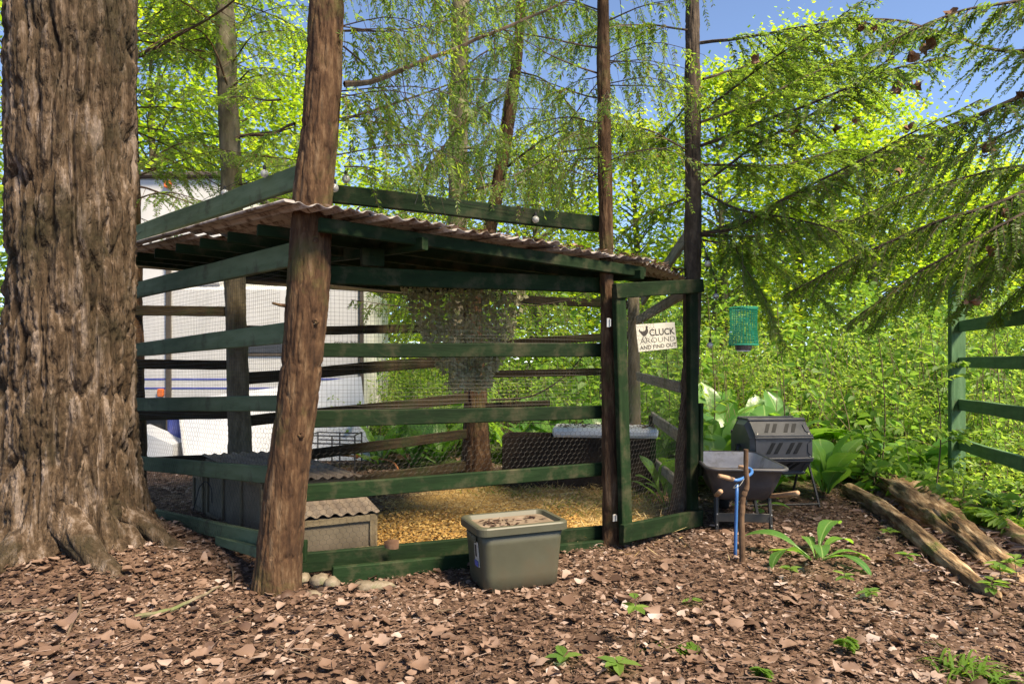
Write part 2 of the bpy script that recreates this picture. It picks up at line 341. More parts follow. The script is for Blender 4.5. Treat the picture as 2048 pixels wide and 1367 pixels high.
    def lathe(s, prof, c=(0, 0, 0), k=16, R=None, rnd=.5):
        p = np.asarray(prof, float); th = np.arange(k) / k * 2 * np.pi
        V = np.stack([p[:, 0][:, None] * np.cos(th), p[:, 0][:, None] * np.sin(th), np.repeat(p[:, 1][:, None], k, 1)], -1).reshape(-1, 3)
        if R is not None: V = V @ np.asarray(R).T
        m = len(p); i = np.arange(m-1)[:, None] * k; j = np.arange(k)[None]; j2 = (j+1) % k
        q = np.stack([i+j, i+j2, i+k+j2, i+k+j], -1).reshape(-1, 4)
        s.add(V + np.asarray(c), [q], rnd)
    def grid(s, V, rnd=.5, closed=False):
        """V (m,n,3)"""
        m, n = V.shape[:2]; i = np.arange(m-1)[:, None]*n; j = np.arange(n if closed else n-1)[None]; j2 = (j+1) % n
        q = np.stack([i+j, i+j2, i+n+j2, i+n+j], -1).reshape(-1, 4); s.add(V.reshape(-1, 3), [q], rnd)
    def prism(s, poly, h, R=None, c=(0, 0, 0), rnd=.5):
        """extrude 2-D polygon (xy) by h in z"""
        p = np.asarray(poly, float); n = len(p); V = np.r_[np.c_[p, np.zeros(n)], np.c_[p, np.full(n, h)]]
        if R is not None: V = V @ np.asarray(R).T
        j = np.arange(n); q = np.stack([j, (j+1) % n, (j+1) % n + n, j+n], -1)
        fs = [q] if n != 4 else [np.vstack([q, [[3, 2, 1, 0], [4, 5, 6, 7]]])]
        if n != 4: fs += [np.arange(n)[::-1][None], (np.arange(n)+n)[None]]
        s.add(V + np.asarray(c), fs, rnd)
def frame3(d, up=(0, 0, 1)):
    """rotation with x along d, z as near up as it goes"""
    x = nz(d); y = nz(np.cross(up, x)); z = np.cross(x, y); return np.stack([x, y, z], 1)
def mat4(R, t):
    M = Matrix.Identity(4)
    for i in range(3):
        for j in range(3): M[i][j] = R[i][j]
        M[i][3] = t[i]
    return M
def board(name, p0, p1, h, t, mat, parent, up=(0, 0, 1), seg=9, warp=.004, ext=(0, 0), h1=None):
    """a sawn board from p0 to p1, h high, t thick, slightly warped, edges eased"""
    p0 = np.asarray(p0, float); p1 = np.asarray(p1, float); d = nz(p1 - p0); p0 = p0 - d*ext[0]; p1 = p1 + d*ext[1]
    L = np.linalg.norm(p1 - p0); R = frame3(d, up); c = (p0 + p1) / 2
    h1 = h if h1 is None else h1
    ch = min(.006, t*.2); rings = []; sd = rng.uniform(0, 100)
    xs = np.r_[-L/2, np.linspace(-L/2 + .004, L/2 - .004, seg), L/2]
    for i, x in enumerate(xs):
        hh = (h + (h1-h)*(x/L + .5)) / 2; sc = 1.0 if 0 < i < len(xs)-1 else .93
        hy = t/2*sc; hz_ = hh*sc; cc = ch*sc
        pr = np.array([[-hy+cc, -hz_], [hy-cc, -hz_], [hy, -hz_+cc], [hy, hz_-cc], [hy-cc, hz_], [-hy+cc, hz_], [-hy, hz_-cc], [-hy, -hz_+cc]])
        w = np.array([float(vn(x*1.1 + sd, 0.3)), float(vn(x*1.1 + sd, 9.7))]) * warp
        pr = pr + w + rng.normal(0, .0008, pr.shape)
        rings.append(np.c_[np.full(8, x), pr])
    V = np.concatenate(rings); q = []
    m = len(xs)
    i = np.arange(m-1)[:, None]*8; j = np.arange(8)[None]; j2 = (j+1) % 8
    q = np.stack([i+j, i+j2, i+8+j2, i+8+j], -1).reshape(-1, 4)
    me = mesh_np(name, V, [q, np.arange(8)[::-1][None], (np.arange(8) + (m-1)*8)[None]]); me.materials.append(MATS[mat])
    return link(bpy.data.objects.new(name, me), parent, mat4(R, c))
def leaf_quads(mb, pos, d, n, L, W, rnd, at=.45):
    """one rhombus per leaf"""
    d = nz(d); s_ = nz(np.cross(d, n)); L = np.asarray(L)[:, None]; W = np.asarray(W)[:, None]
    a = pos; b = pos + d*L*at + s_*W/2; c = pos + d*L; e = pos + d*L*at - s_*W/2
    m = len(pos); V = np.stack([a, b, c, e], 1).reshape(-1, 3); q = np.arange(4*m).reshape(-1, 4)
    mb.add(V, [q], rnd)
def leaf_fold(mb, pos, d, n, L, W, rnd, fold=.25, curl=.15):
    """broad leaf: two halves folded on the midrib"""
    d = nz(d); s_ = nz(np.cross(d, n)); n = np.cross(s_, d); L = np.asarray(L)[:, None]; W = np.asarray(W)[:, None]
    a = pos; t = pos + d*L - n*L*curl
    l1 = pos + d*L*.28 + s_*W*.5 + n*W*fold; l2 = pos + d*L*.68 + s_*W*.40 + n*W*fold*.8 - n*L*curl*.4
    r1 = pos + d*L*.28 - s_*W*.5 + n*W*fold; r2 = pos + d*L*.68 - s_*W*.40 + n*W*fold*.8 - n*L*curl*.4
    m = len(pos); V = np.stack([a, l1, l2, t, r2, r1], 1).reshape(-1, 3); o = np.arange(m)[:, None]*6
    q = np.concatenate([o + np.array([[0, 1, 2, 3]]), o + np.array([[0, 3, 4, 5]])]); mb.add(V, [q], np.r_[rnd, rnd])

# ------------------------------------------------------------------ forest floor
STRAW = [(-1.0, 5.05), (-0.55, 5.0), (0.55, 5.45), (1.45, 6.3), (1.4, 7.9), (-0.2, 8.3), (-1.2, 7.0), (-1.3, 5.9)]
def in_poly(x, y, poly):
    x = np.asarray(x); y = np.asarray(y); r = np.zeros(x.shape, bool); j = len(poly) - 1
    for i in range(len(poly)):
        xi, yi = poly[i]; xj, yj = poly[j]
        r ^= ((yi > y) != (yj > y)) & (x < (xj-xi)*(y-yi)/(yj-yi + 1e-12) + xi); j = i
    return r
def straw_w(x, y):
    w = 0
    for dx, dy in ((0, 0), (.16, 0), (-.16, 0), (0, .16), (0, -.16)):
        w = w + in_poly(x+dx + .12*fbm(np.asarray(x)*3, np.asarray(y)*3, 2, 2), y+dy, STRAW)
    return w / 5.0
def green_w(x, y):
    # bare litter near the run, green beyond
    e = 7.6 + .5*fbm(np.asarray(x)*.8, np.asarray(y)*.8, 5, 2) + np.where(np.asarray(x) < -1.5, 3.5, 0) + np.where(np.asarray(x) < 1.6, 1.4, 0)
    return np.clip((np.asarray(y) - e) / .8, 0, 1)
def build_ground():
    xs = np.r_[-400, -200, -100, -50, -30, -20, -14, -10, np.linspace(-6.5, 7.5, 250), 10, 14, 20, 30, 50, 100, 200, 400]
    ys = np.r_[-400, -100, -30, -10, -4, -1, np.linspace(1.5, 10, 170), np.linspace(10.3, 18, 26), 20, 23, 27, 35, 50, 80, 140, 250, 450, 900]
    X, Y = np.meshgrid(xs, ys); Z = gz(X, Y)
    nearm = ((Y > 0) & (Y < 10))
    Z = Z + nearm * .008 * fbm(X*14, Y*14, 2.2, 3)
    mb = MB(); mb.grid(np.stack([X, Y, Z], -1))
    o = mb.build('ground', 'forest_floor', None, smooth=True, center=False); tag(o, kind='structure')
    me = o.data
    for nm, fn in (('straw', straw_w), ('green', green_w)):
        a = me.attributes.new(nm, 'FLOAT', 'POINT'); a.data.foreach_set('value', np.asarray(fn(X, Y), np.float32).ravel())
build_ground()

def litter():
    """the carpet of dead leaves"""
    mb = MB()
    def sample(n, y0, y1):
        y = rng.uniform(y0, y1, n); hw = y*.80 + .6; x = rng.uniform(-1, 1, n)*hw; return x, y
    X, Y = [], []
    for n, y0, y1 in ((1500, 2.5, 3.6), (2000, 3.6, 4.8), (2300, 4.8, 6.6), (2000, 6.6, 9.5), (1200, 9.5, 13)):
        x, y = sample(n, y0, y1); X.append(x); Y.append(y)
    X = np.concatenate(X); Y = np.concatenate(Y)
    keep = (straw_w(X, Y) < rng.uniform(.05, .7, len(X))) & (green_w(X, Y) < rng.uniform(.2, 1.2, len(X)))
    keep &= np.hypot(X-BIG[0], Y-BIG[1]) > .5
    X, Y = X[keep], Y[keep]; n = len(X)
    L = rng.gamma(5, .0080, n).clip(.02, .095)
    k = 9; th = np.linspace(0, 2*np.pi, k, endpoint=False)
    rad = rng.uniform(.78, 1.10, (n, k))*L[:, None]*.62
    asp = rng.uniform(.45, 1.0, n); cu = rng.normal(.15, .35, n); cv = rng.normal(0, .45, n); cw = rng.normal(.05, .35, n)
    az = rng.uniform(0, 2*np.pi, n); tx = rng.normal(0, .16, n); ty = rng.normal(0, .16, n)
    rings = []
    for f, nzs in ((1.0, .055), (.55, .02)):
        lx = np.cos(th)[None]*rad*f; ly = np.sin(th)[None]*rad*asp[:, None]*f
        lz = (cu[:, None]*lx**2 + cv[:, None]*lx*ly + cw[:, None]*ly**2)/L[:, None]*1.5 + rng.normal(0, nzs, (n, k))*L[:, None]
        lz = np.clip(lz, -.3*L[:, None], .45*L[:, None]) + tx[:, None]*lx + ty[:, None]*ly
        rings.append((np.cos(az)[:, None]*lx - np.sin(az)[:, None]*ly, np.sin(az)[:, None]*lx + np.cos(az)[:, None]*ly, lz))
    z0 = gz(X, Y) + rng.uniform(.008, .03, n) + np.maximum(0, -rings[0][2].min(1))*.5
    V = np.concatenate([np.stack([X[:, None]+a, Y[:, None]+b, z0[:, None]+c], -1) for a, b, c in rings] + [np.stack([X, Y, z0], -1)[:, None]], 1)
    m = 2*k + 1; o = np.arange(n)[:, None, None]*m; j = np.arange(k); j2 = (j+1) % k
    tri = np.stack([np.full(k, 2*k), k+j, k+j2], -1)[None] + o; quad = np.stack([k+j, j, j2, k+j2], -1)[None] + o
    r = np.clip(rng.beta(2.2, 2.4, n) + .22*fbm(X*1.1, Y*1.1, 4, 2), 0, 1)
    mb.add(V.reshape(-1, 3), [tri.reshape(-1, 3), quad.reshape(-1, 4)], np.repeat(r, k))
    # fragments, crumbs and needles
    n = 210000; y = 2.4 + 7.4*rng.uniform(0, 1, n)**.9; x = rng.uniform(-1, 1, n)*(y*.8+.5)
    keep = (straw_w(x, y) < .5) & (green_w(x, y) < rng.uniform(.1, 1, n)); x, y = x[keep], y[keep]; n = len(x)
    az = rng.uniform(0, 2*np.pi, n); d = np.stack([np.cos(az), np.sin(az), rng.normal(0, .16, n)], -1)
    nr = np.stack([rng.normal(0, .27, n), rng.normal(0, .27, n), np.ones(n)], -1)
    L = rng.gamma(3.0, .0090, n).clip(.007, .06); W = L*np.where(rng.uniform(0, 1, n) < .3, .09, rng.uniform(.25, .75, n))
    leaf_quads(mb, np.stack([x, y, gz(x, y) + rng.uniform(.003, .024, n)], -1), d, nr, L, W, np.clip(rng.beta(1.7, 2.5, n) + .18*fbm(x*1.3, y*1.3, 6, 2), 0, 1), at=.5)
    for i in range(1500):
        y = rng.uniform(2.5, 8.5); x = rng.uniform(-1, 1)*(y*.8); a = rng.uniform(0, 6.28); l = rng.uniform(.05, .22)
        if straw_w(x, y) > .3: continue
        c = np.array([x, y, float(gz(x, y)) + .028]); dv_ = np.array([np.cos(a), np.sin(a), rng.normal(0, .08)])*l/2
        mb.tube([c - dv_, c + rng.normal(0, .01, 3), c + dv_], [.0028, .0015], 3, caps=False, rnd=rng.uniform(.05, .8))
    o = mb.build('leaf_litter', 'litter_leaf', None, rnd=True, center=False, smooth=True)
    tag(o, 'brown carpet of dead leaves and twig fragments over the clearing', 'leaf litter', kind='stuff')
litter()
def straw():
    mb = MB(); n = 26000
    x = rng.uniform(-1.5, 1.7, n); y = rng.uniform(4.9, 8.6, n); w = straw_w(x, y); k = rng.uniform(0, 1, n) < w*.95 + .015
    x, y = x[k], y[k]; n = len(x)
    az = rng.uniform(0, 2*np.pi, n); d = np.stack([np.cos(az), np.sin(az), rng.normal(.05, .3, n)], -1)
    gold = (x < .2 + .5*fbm(x*2, y*2, 1, 2)) & (y < 6.6)
    L = np.where(gold, rng.uniform(.02, .06, n), rng.uniform(.05, .17, n)); W = np.where(gold, L*.45, rng.uniform(.003, .007, n))
    r = np.where(gold, rng.uniform(0, .62, n), rng.uniform(.3, 1, n))
    nr = np.stack([rng.normal(0, .4, n), rng.normal(0, .4, n), np.ones(n)], -1)
    leaf_quads(mb, np.stack([x, y, gz(x, y) + rng.uniform(.006, .05, n)], -1), d, nr, L, W, r, at=.5)
    o = mb.build('straw', 'straw_leaf', None, rnd=True, center=False)
    tag(o, 'golden straw and wood shavings spread on the floor of the run', 'straw', kind='stuff')
    mb = MB(); n = 1500; x = rng.uniform(-.6, 1.5, n); y = rng.uniform(6, 8.4, n); k = fbm(x*2, y*2, 8, 2) > .15; x, y = x[k], y[k]; n = len(x)
    az = rng.uniform(0, 2*np.pi, n); d = np.stack([np.cos(az)*.6, np.sin(az)*.6, rng.uniform(.3, 1, n)], -1)
    leaf_quads(mb, np.stack([x, y, gz(x, y)], -1), d, np.stack([np.cos(az+1.5), np.sin(az+1.5), .1+0*az], -1), rng.uniform(.05, .12, n), np.full(n, .008), rng.uniform(0, 1, n), at=.3)
    o = mb.build('grass', 'herb_leaf', None, rnd=True, center=False); tag(o, 'thin green grass sprouting through the straw in the run', 'grass', kind='stuff')
straw()

# ------------------------------------------------------------------ trees
def trunk_mesh(name, pts, rad, k, rows, mat, parent, ridge=.01, fr=(18, 3), flare=None, lump=.02, warpf=2.0, sharp=1.0, seed=0.0):
    p = cr(pts, rows); z0 = p[0, 2]
    rad = np.interp(np.linspace(0, 1, rows), np.linspace(0, 1, len(rad)), rad)
    th = np.arange(k)/k*2*np.pi
    hgt = (p[:, 2] - z0)[:, None]
    R = rad[:, None] * np.ones(k)[None]
    if flare:
        fl, fh, nb = flare
        lobes = .5 + .5*np.cos(nb*th + seed)*.6 + .5*vn(np.cos(th)*1.7 + seed, np.sin(th)*1.7)
        R = R*(1 + fl*np.exp(-hgt/fh)*(.45 + .8*np.clip(lobes, 0, 1.4))[None])
    cx, cy = np.cos(th)[None], np.sin(th)[None]
    bx, by, bz = cx*rad[:, None], cy*rad[:, None], p[:, 2][:, None] + 0*cx
    wx = .35/fr[0]*fbm(bx*fr[0]*.5 + seed, by*fr[0]*.5, bz*warpf, 2)
    a = vn((bx+wx)*fr[0] + seed, (by+wx)*fr[0], bz*fr[1])
    b = vn((bx+wx)*fr[0]*2.1 - seed, (by+wx)*fr[0]*2.1, bz*fr[1]*2.6)
    c = vn(bx*60, by*60, bz*30)
    fu = lambda q_, w_: 1 - np.clip(np.abs(q_)/w_, 0, 1)**.8
    D = ridge*(-1.6*fu(a, .30) - .55*fu(b, .30) + .28*c + .25*vn(bx*150, by*150, bz*90) + .9) + lump*fbm(bx*2.5 + seed, by*2.5, bz*1.6, 3)
    R = R + D
    V = np.stack([p[:, 0][:, None] + cx*R, p[:, 1][:, None] + cy*R, bz], -1)
    mb = MB(); mb.grid(V, closed=True)
    o = mb.build(name, mat, parent, smooth=True); return o

class Fol:
    """wood and leaves of one tree"""
    def __init__(s): s.w = MB(); s.l = MB(); s.has = False
def branch(fol, pts, r0, twl=.3, tsp=.05, leaf=1.0, droop=.35, ls=(.026, .046), lw=.32, lsp=.013, side=.9, tip=.2, start=.12, brown=0.0, n=None, plane=None, own=None):
    """a limb with two-ranked side twigs carrying flat sprays; gravity pulls the twigs down"""
    p0 = np.asarray(pts, float); L = np.sum(np.linalg.norm(np.diff(p0, axis=0), axis=1))
    m = n or max(6, int(L/.12)); p = cr(p0, m)
    p = p + .012*np.stack([fbm(p[:, 0]*3, p[:, 2]*3, 1, 2), fbm(p[:, 1]*3, p[:, 2]*3, 5, 2), fbm(p[:, 0]*3, p[:, 1]*3, 9, 2)], -1)
    (own or fol.w).tube(p, [r0, r0*.62, r0*.25], 5, caps=False)
    s_ = np.r_[0, np.cumsum(np.linalg.norm(np.diff(p, axis=0), axis=1))]; L = s_[-1]
    nt = int(L*(1-start)/tsp)
    if nt < 1: return
    ss = np.linspace(start*L, L*.995, nt) + rng.uniform(-.4, .4, nt)*tsp; ss = ss.clip(0, L)
    q = np.stack([np.interp(ss, s_, p[:, i]) for i in range(3)], -1)
    tg = nz(np.gradient(p, axis=0)); t = nz(np.stack([np.interp(ss, s_, tg[:, i]) for i in range(3)], -1))
    up = np.array([0, 0, 1.0]) if plane is None else np.asarray(plane, float)
    sd = nz(np.cross(t, up)); sg = np.where(np.arange(nt) % 2 == 0, 1, -1)[:, None]
    td = nz(t*rng.uniform(.35, .8, (nt, 1)) + sd*sg*side*rng.uniform(.5, 1.1, (nt, 1)) + np.array([0, 0, -1])*droop*rng.uniform(.2, 1.6, (nt, 1)) + rng.normal(0, .15, (nt, 3)))
    u = ss/L; prof = np.interp(u, [0, .25, .6, 1], [.6, 1, .85, tip]); tl = twl*prof*rng.uniform(.45, 1.25, nt)
    for i in range(nt):
        g = droop*.9
        k = 4; tt = np.linspace(0, 1, k)[:, None]*tl[i]
        tp = q[i] + td[i]*tt + np.array([0, 0, -1])*g*tt*tt/ max(.25, tl[i])*.6
        fol.w.tube(tp, [r0*.18 + .0012, .0012], 3, caps=False)
        if leaf <= 0 or rng.uniform() > leaf: continue
        # second order twiglets
        nl = max(3, int(tl[i]/lsp)); f = np.linspace(.08, 1, nl) + rng.uniform(-.5, .5, nl)/nl; f = f.clip(0, 1)[:, None]
        lp = q[i] + td[i]*tl[i]*f + np.array([0, 0, -1])*g*(tl[i]*f)**2/max(.25, tl[i])*.6
        tdir = nz(td[i] + np.array([0, 0, -1])*g*f)
        s2 = nz(np.cross(tdir, up + rng.normal(0, .25, 3)))
        for sgn in (-1, 1):
            ln = rng.uniform(ls[0], ls[1], nl)*np.interp(f[:, 0], [0, .5, 1], [1, 1.15, .7])
            d = nz(tdir*.75 + s2*sgn*.75 + rng.normal(0, .22, (nl, 3)))
            nr = np.cross(tdir, s2) + rng.normal(0, .45, (nl, 3))
            rr = np.clip(rng.normal(.38 + .12*float(vn(*(q[i]*2.3))), .17, nl), 0, .8)
            br = rng.uniform(0, 1, nl) < brown; rr = np.where(br, rng.uniform(.85, 1, nl), rr)
            leaf_quads(fol.l, lp, d, nr, ln, ln*lw, rr)
    fol.has = True
def finish(fol, root, leafmat, woodmat='twig', nm='crown'):
    if fol.w.n: tag(fol.w.build('twigs', woodmat, root), kind='stuff')
    if fol.l.n: tag(fol.l.build(nm, leafmat, root, rnd=True), kind='stuff')
def limb(root, mat='twig'):
    return MB()
def canopy(fol, base, z0, z1, n, rad, dens=26, sz=(.10, .20)):
    """high crown above the picture: broad sprays on radial limbs (shades the clearing)"""
    for i in range(n):
        z = rng.uniform(z0, z1); az = rng.uniform(0, 2*np.pi); L = rad*np.interp(z, [z0, (z0+z1)/2, z1], [.85, 1, .35])*rng.uniform(.7, 1.15)
        d = np.array([np.cos(az), np.sin(az), 0]); p0 = np.array([base[0], base[1], z]); p1 = p0 + d*L*.5 + [0, 0, .12*L]; p2 = p0 + d*L - [0, 0, .12*L]
        c = cr([p0, p1, p2], 8); fol.w.tube(c, [.022, .006], 4, caps=False)
        m = int(dens*L); f = rng.uniform(.12, 1, m); q = np.stack([np.interp(f, np.linspace(0, 1, 8), c[:, j]) for j in range(3)], -1)
        q = q + np.stack([rng.normal(0, .16, m), rng.normal(0, .16, m), rng.normal(-.06, .07, m)], -1)
        a2 = az + rng.normal(0, 1.0, m); dd = np.stack([np.cos(a2), np.sin(a2), rng.normal(-.25, .2, m)], -1)
        nr = np.stack([rng.normal(0, .35, m), rng.normal(0, .35, m), np.ones(m)], -1); ln = rng.uniform(*sz, m)
        leaf_quads(fol.l, q, dd, nr, ln, ln*.34, np.clip(rng.normal(.4, .2, m), 0, .8))

# the old furrowed tree
old = thing('old_tree', (BIG[0], BIG[1], 0), 'massive old tree with deeply furrowed brown bark and flared root base', 'tree')
trunk_mesh('trunk', [(BIG[0]+.02, BIG[1], -.10), (BIG[0], BIG[1], .5), (BIG[0]+.03, BIG[1], 1.6), (BIG[0]+.05, BIG[1], 3), (BIG[0]+.06, BIG[1], 4.6)],
           [.46, .425, .40, .392, .385], 360, 270, 'bark_old', old, ridge=.036, fr=(17, 2.0), flare=(1.05, .30, 5), lump=.022, seed=1.7)
trunk_mesh('upper_trunk', [(BIG[0]+.06, BIG[1], 4.55), (BIG[0]+.1, BIG[1]+.1, 9), (BIG[0]+.2, BIG[1], 16)], [.384, .33, .2], 32, 30, 'bark_old', old, ridge=.02, fr=(15, 1.7), lump=.02)
f = Fol(); canopy(f, BIG, 7.5, 15, 30, 3.4, 10); finish(f, old, 'maple_leaf')
for az, L, r in ((-.75, 1.15, .13), (-1.45, .95, .12), (-2.3, 1.0, .12), (-.15, 1.1, .11), (2.6, .9, .1), (1.2, .9, .1)):      # roots running out into the litter
    d = np.array([np.cos(az), np.sin(az), 0]); sd = np.array([-d[1], d[0], 0]); b = np.array([BIG[0], BIG[1], 0]); mb = MB(); m = 40; u = np.linspace(0, 1, m)
    c = b + d*(.30 + L*.75*u)[:, None] + sd*(.07*np.sin(u*4 + az*3))[:, None]; c[:, 2] = gz(c[:, 0], c[:, 1]) + np.interp(u, [0, .25, .6, 1], [.34, .13, .0, -.07])
    rr = np.interp(u, [0, .3, 1], [r*1.3, r*.85, r*.3]); k = 26; th = np.arange(k)/k*2*np.pi; up = np.array([0, 0, 1.])
    a_ = vn(np.cos(th)[None]*2.6 + az, np.sin(th)[None]*2.6, u[:, None]*L*4); R_ = rr[:, None]*(1 + .16*fbm(np.cos(th)[None]*3 + az*7, np.sin(th)[None]*3, u[:, None]*L*5, 3)) - .016*(1 - np.clip(np.abs(a_)/.3, 0, 1))
    V = c[:, None] + sd*(np.cos(th)[None]*R_)[..., None] + up*(np.sin(th)[None]*R_)[..., None]; mb.grid(V, closed=True); mb.build('root', 'bark_old', old, smooth=True)

def tree(name, label, px, D, pts, rad, mat, k=56, rows=150, ridge=.010, fr=(26, 5), flare=(.25, .18, 4), seed=0., lump=.012):
    """pts: (px, py) centre line of the trunk at depth D (optional third value = own depth)"""
    P3 = [P(q[0], q[1], q[2] if len(q) > 2 else D) for q in pts]
    P3[0][2] = gz(P3[0][0], P3[0][1]) - .06
    root = thing(name, (P3[0][0], P3[0][1], 0), label, 'tree')
    trunk_mesh('trunk', P3, rad, k, rows, mat, root, ridge=ridge, fr=fr, flare=flare, seed=seed, lump=lump)
    return root, P3
def knots(root, P3, rad, spots, D, mat):
    for (px, py, r) in spots:
        c = P(px, py, D); mb = MB(); tone = np.array([c[0], c[1], c[2]])
        mb.lathe([(r*2.2, -.4*r), (r*1.7, r*.15), (r*1.1, r*.42), (r*.7, r*.40), (r*.4, r*.15), (r*.05, r*.05)], k=11)
        V = mb.v[0] + rng.normal(0, r*.17, mb.v[0].shape); R = frame3((0, -1, .1)); V = V[:, [2, 0, 1]] @ R.T + c; mb.v[0] = V
        mb.build('knot', mat, root, smooth=True)
def high(root, p, dz=0, n=26, z0=4.6, z1=10, rad=1.9, leaf='hemlock_leaf', dens=26):
    f = Fol(); canopy(f, (p[0], p[1]), z0 + 2.2, z1 + 3, n // 2, rad, 9); finish(f, root, leaf)
def up_from(P3, h=10.0, lean=(0, 0), r=.06, root=None, mat='bark_red', r0=.1):
    a = P3[-1]; trunk_mesh('upper_trunk', [a - np.array([0, 0, .05]), a + np.array([lean[0]*.5, lean[1]*.5, h*.4]), a + np.array([lean[0], lean[1], h])], [r0*.99, r0*.7, r], 16, 24, mat, root, ridge=.008, lump=.01)

# trunk carrying the near corner of the run
leanr, q = tree('leaning_tree', 'leaning reddish tree trunk at the near corner of the chicken run', 555, 4.30,
    [(552, 1195), (560, 1090), (575, 950), (596, 800), (607, 700), (617, 560), (624, 420), (637, 280), (648, 120), (655, -30), (660, -160)],
    [.145, .142, .132, .124, .121, .118, .115, .116, .112, .108, .104], 'bark_red', k=120, rows=300, ridge=.007, fr=(34, 6), flare=(.10, .15, 4), seed=3.1, lump=.012)
knots(leanr, q, .1, [(632, 642, .011), (601, 868, .012), (566, 1010, .011), (630, 480, .010)], 4.19, 'bark_red')
mb = MB(); mb.tube([P(578, 612, 4.25), P(560, 610, 4.2), P(545, 606, 4.15)], [.014, .007], 7); mb.build('broken_stub', 'bark_red', leanr)
up_from(q, 9, (.6, .3), .05, leanr, r0=.104); high(leanr, q[-1], n=26, z0=4.9, z1=9.5, rad=2.1)
FOLS = {}
f = Fol(); br_ = MB()
branch(f, [P(690, 166, 4.35), P(760, 158, 4.5), P(880, 112, 4.8), P(1000, 62, 5.0), P(1130, 2, 5.2), P(1230, -50, 5.3)], .021, twl=.30, tsp=.10, leaf=.55, droop=.9, start=.15, own=br_, brown=.12)
branch(f, [P(690, 236, 4.4), P(790, 208, 4.7), P(930, 162, 5.1), P(1040, 158, 5.4)], .010, twl=.28, tsp=.07, leaf=.7, droop=1.0, own=br_, brown=.12)
branch(f, [P(560, 198, 4.45), P(500, 196, 4.9), P(440, 190, 5.5)], .008, twl=.2, tsp=.09, leaf=.5, droop=.6, own=br_)
branch(f, [P(590, 245, 4.4), P(540, 262, 4.8), P(470, 272, 5.4)], .010, twl=.2, tsp=.1, leaf=.35, droop=.5, own=br_)
branch(f, [P(690, 330, 4.4), P(760, 340, 4.8), P(830, 390, 5.2)], .006, twl=.22, tsp=.07, leaf=.6, droop=.9, own=br_, brown=.1)
branch(f, [P(690, 60, 4.4), P(800, 60, 4.9), P(930, 30, 5.4)], .008, twl=.34, tsp=.06, leaf=.75, droop=1.0, own=br_, brown=.1)
branch(f, [P(688, 90, 4.4), P(740, 140, 4.6), P(800, 240, 4.9), P(840, 330, 5.1)], .007, twl=.26, tsp=.055, leaf=.7, droop=.9, own=br_, brown=.1)
for k in range(18):
    py = rng.uniform(-150, 330); z = P(650, py, 4.35); az = rng.uniform(-.4, 1.5); L = rng.uniform(.6, 1.5); d = np.array([np.cos(az), np.sin(az), 0])
    branch(f, [z, z + d*L*.5 + [0, 0, .05], z + d*L - [0, 0, .18*L]], .005, twl=.32, tsp=.05, leaf=.75, droop=1.0, own=br_, brown=.1)
br_.build('branch', 'bark_dark', leanr); finish(f, leanr, 'cedar_leaf')

# slim trunk that carries the gate
gate_t, q = tree('gate_tree', 'slim straight brown trunk that the gate post is fixed to', 1215, 5.35,
    [(1224, 1105), (1222, 1000), (1218, 800), (1214, 600), (1211, 400), (1208, 200), (1206, 0), (1205, -160)],
    [.066, .062, .054, .051, .049, .047, .045, .042], 'bark_red', k=64, rows=240, ridge=.004, fr=(44, 9), flare=(.5, .10, 3), seed=7.7, lump=.008)
up_from(q, 7, (.2, .3), .02, gate_t, r0=.042); high(gate_t, q[-1], n=20, z0=5.0, z1=9, rad=1.7)
f = Fol(); br_ = MB()
S = dict(droop=1.0, own=br_, brown=.1)
for k in range(16):
    py = rng.uniform(-140, 400); z = P(1208, py, 5.35); az = rng.uniform(0, 6.28); L = rng.uniform(.7, 1.3); d = np.array([np.cos(az), np.sin(az)*.8+.2, 0])
    branch(f, [z, z + d*L*.5 + [0, 0, .05], z + d*L - [0, 0, .15*L]], .005, twl=.34, tsp=.045, leaf=.8, **S)
branch(f, [P(1200, 96, 5.35), P(1110, 80, 5.5), P(1000, 62, 5.6), P(940, 70, 5.7)], .009, twl=.34, tsp=.06, leaf=.85, **S)
branch(f, [P(1200, 146, 5.35), P(1110, 115, 5.2), P(1040, 75, 5.1)], .008, twl=.3, tsp=.07, leaf=.6, **S)
branch(f, [P(1200, 196, 5.35), P(1110, 172, 5.6), P(1000, 140, 5.9)], .007, twl=.36, tsp=.055, leaf=.8, **S)
branch(f, [P(1202, 292, 5.35), P(1110, 308, 5.6), P(1050, 345, 5.9), P(1010, 375, 6.1)], .008, twl=.36, tsp=.055, leaf=.8, **S)
branch(f, [P(1202, 345, 5.35), P(1140, 365, 5.5), P(1050, 370, 5.8)], .006, twl=.3, tsp=.06, leaf=.7, **S)
branch(f, [P(1218, 125, 5.35), P(1290, 122, 5.5), P(1370, 138, 5.7)], .006, twl=.3, tsp=.07, leaf=.7, **S)
branch(f, [P(1218, 170, 5.35), P(1300, 172, 5.4), P(1400, 172, 5.5)], .005, twl=.3, tsp=.09, leaf=.6, **S)
branch(f, [P(1218, 310, 5.35), P(1300, 300, 5.6), P(1390, 285, 6.0)], .006, twl=.3, tsp=.07, leaf=.7, **S)
branch(f, [P(1218, 40, 5.35), P(1290, 10, 5.3), P(1380, -10, 5.3)], .007, twl=.34, tsp=.055, leaf=.85, **S)
branch(f, [P(1200, 20, 5.35), P(1120, -5, 5.5), P(1010, 10, 5.8)], .007, twl=.36, tsp=.055, leaf=.85, **S)
branch(f, [P(1200, 245, 5.35), P(1120, 235, 5.9), P(1040, 260, 6.3), P(980, 320, 6.6)], .007, twl=.4, tsp=.05, leaf=.85, **S)
br_.build('branch', 'bark_dark', gate_t); finish(f, gate_t, 'cedar_leaf')

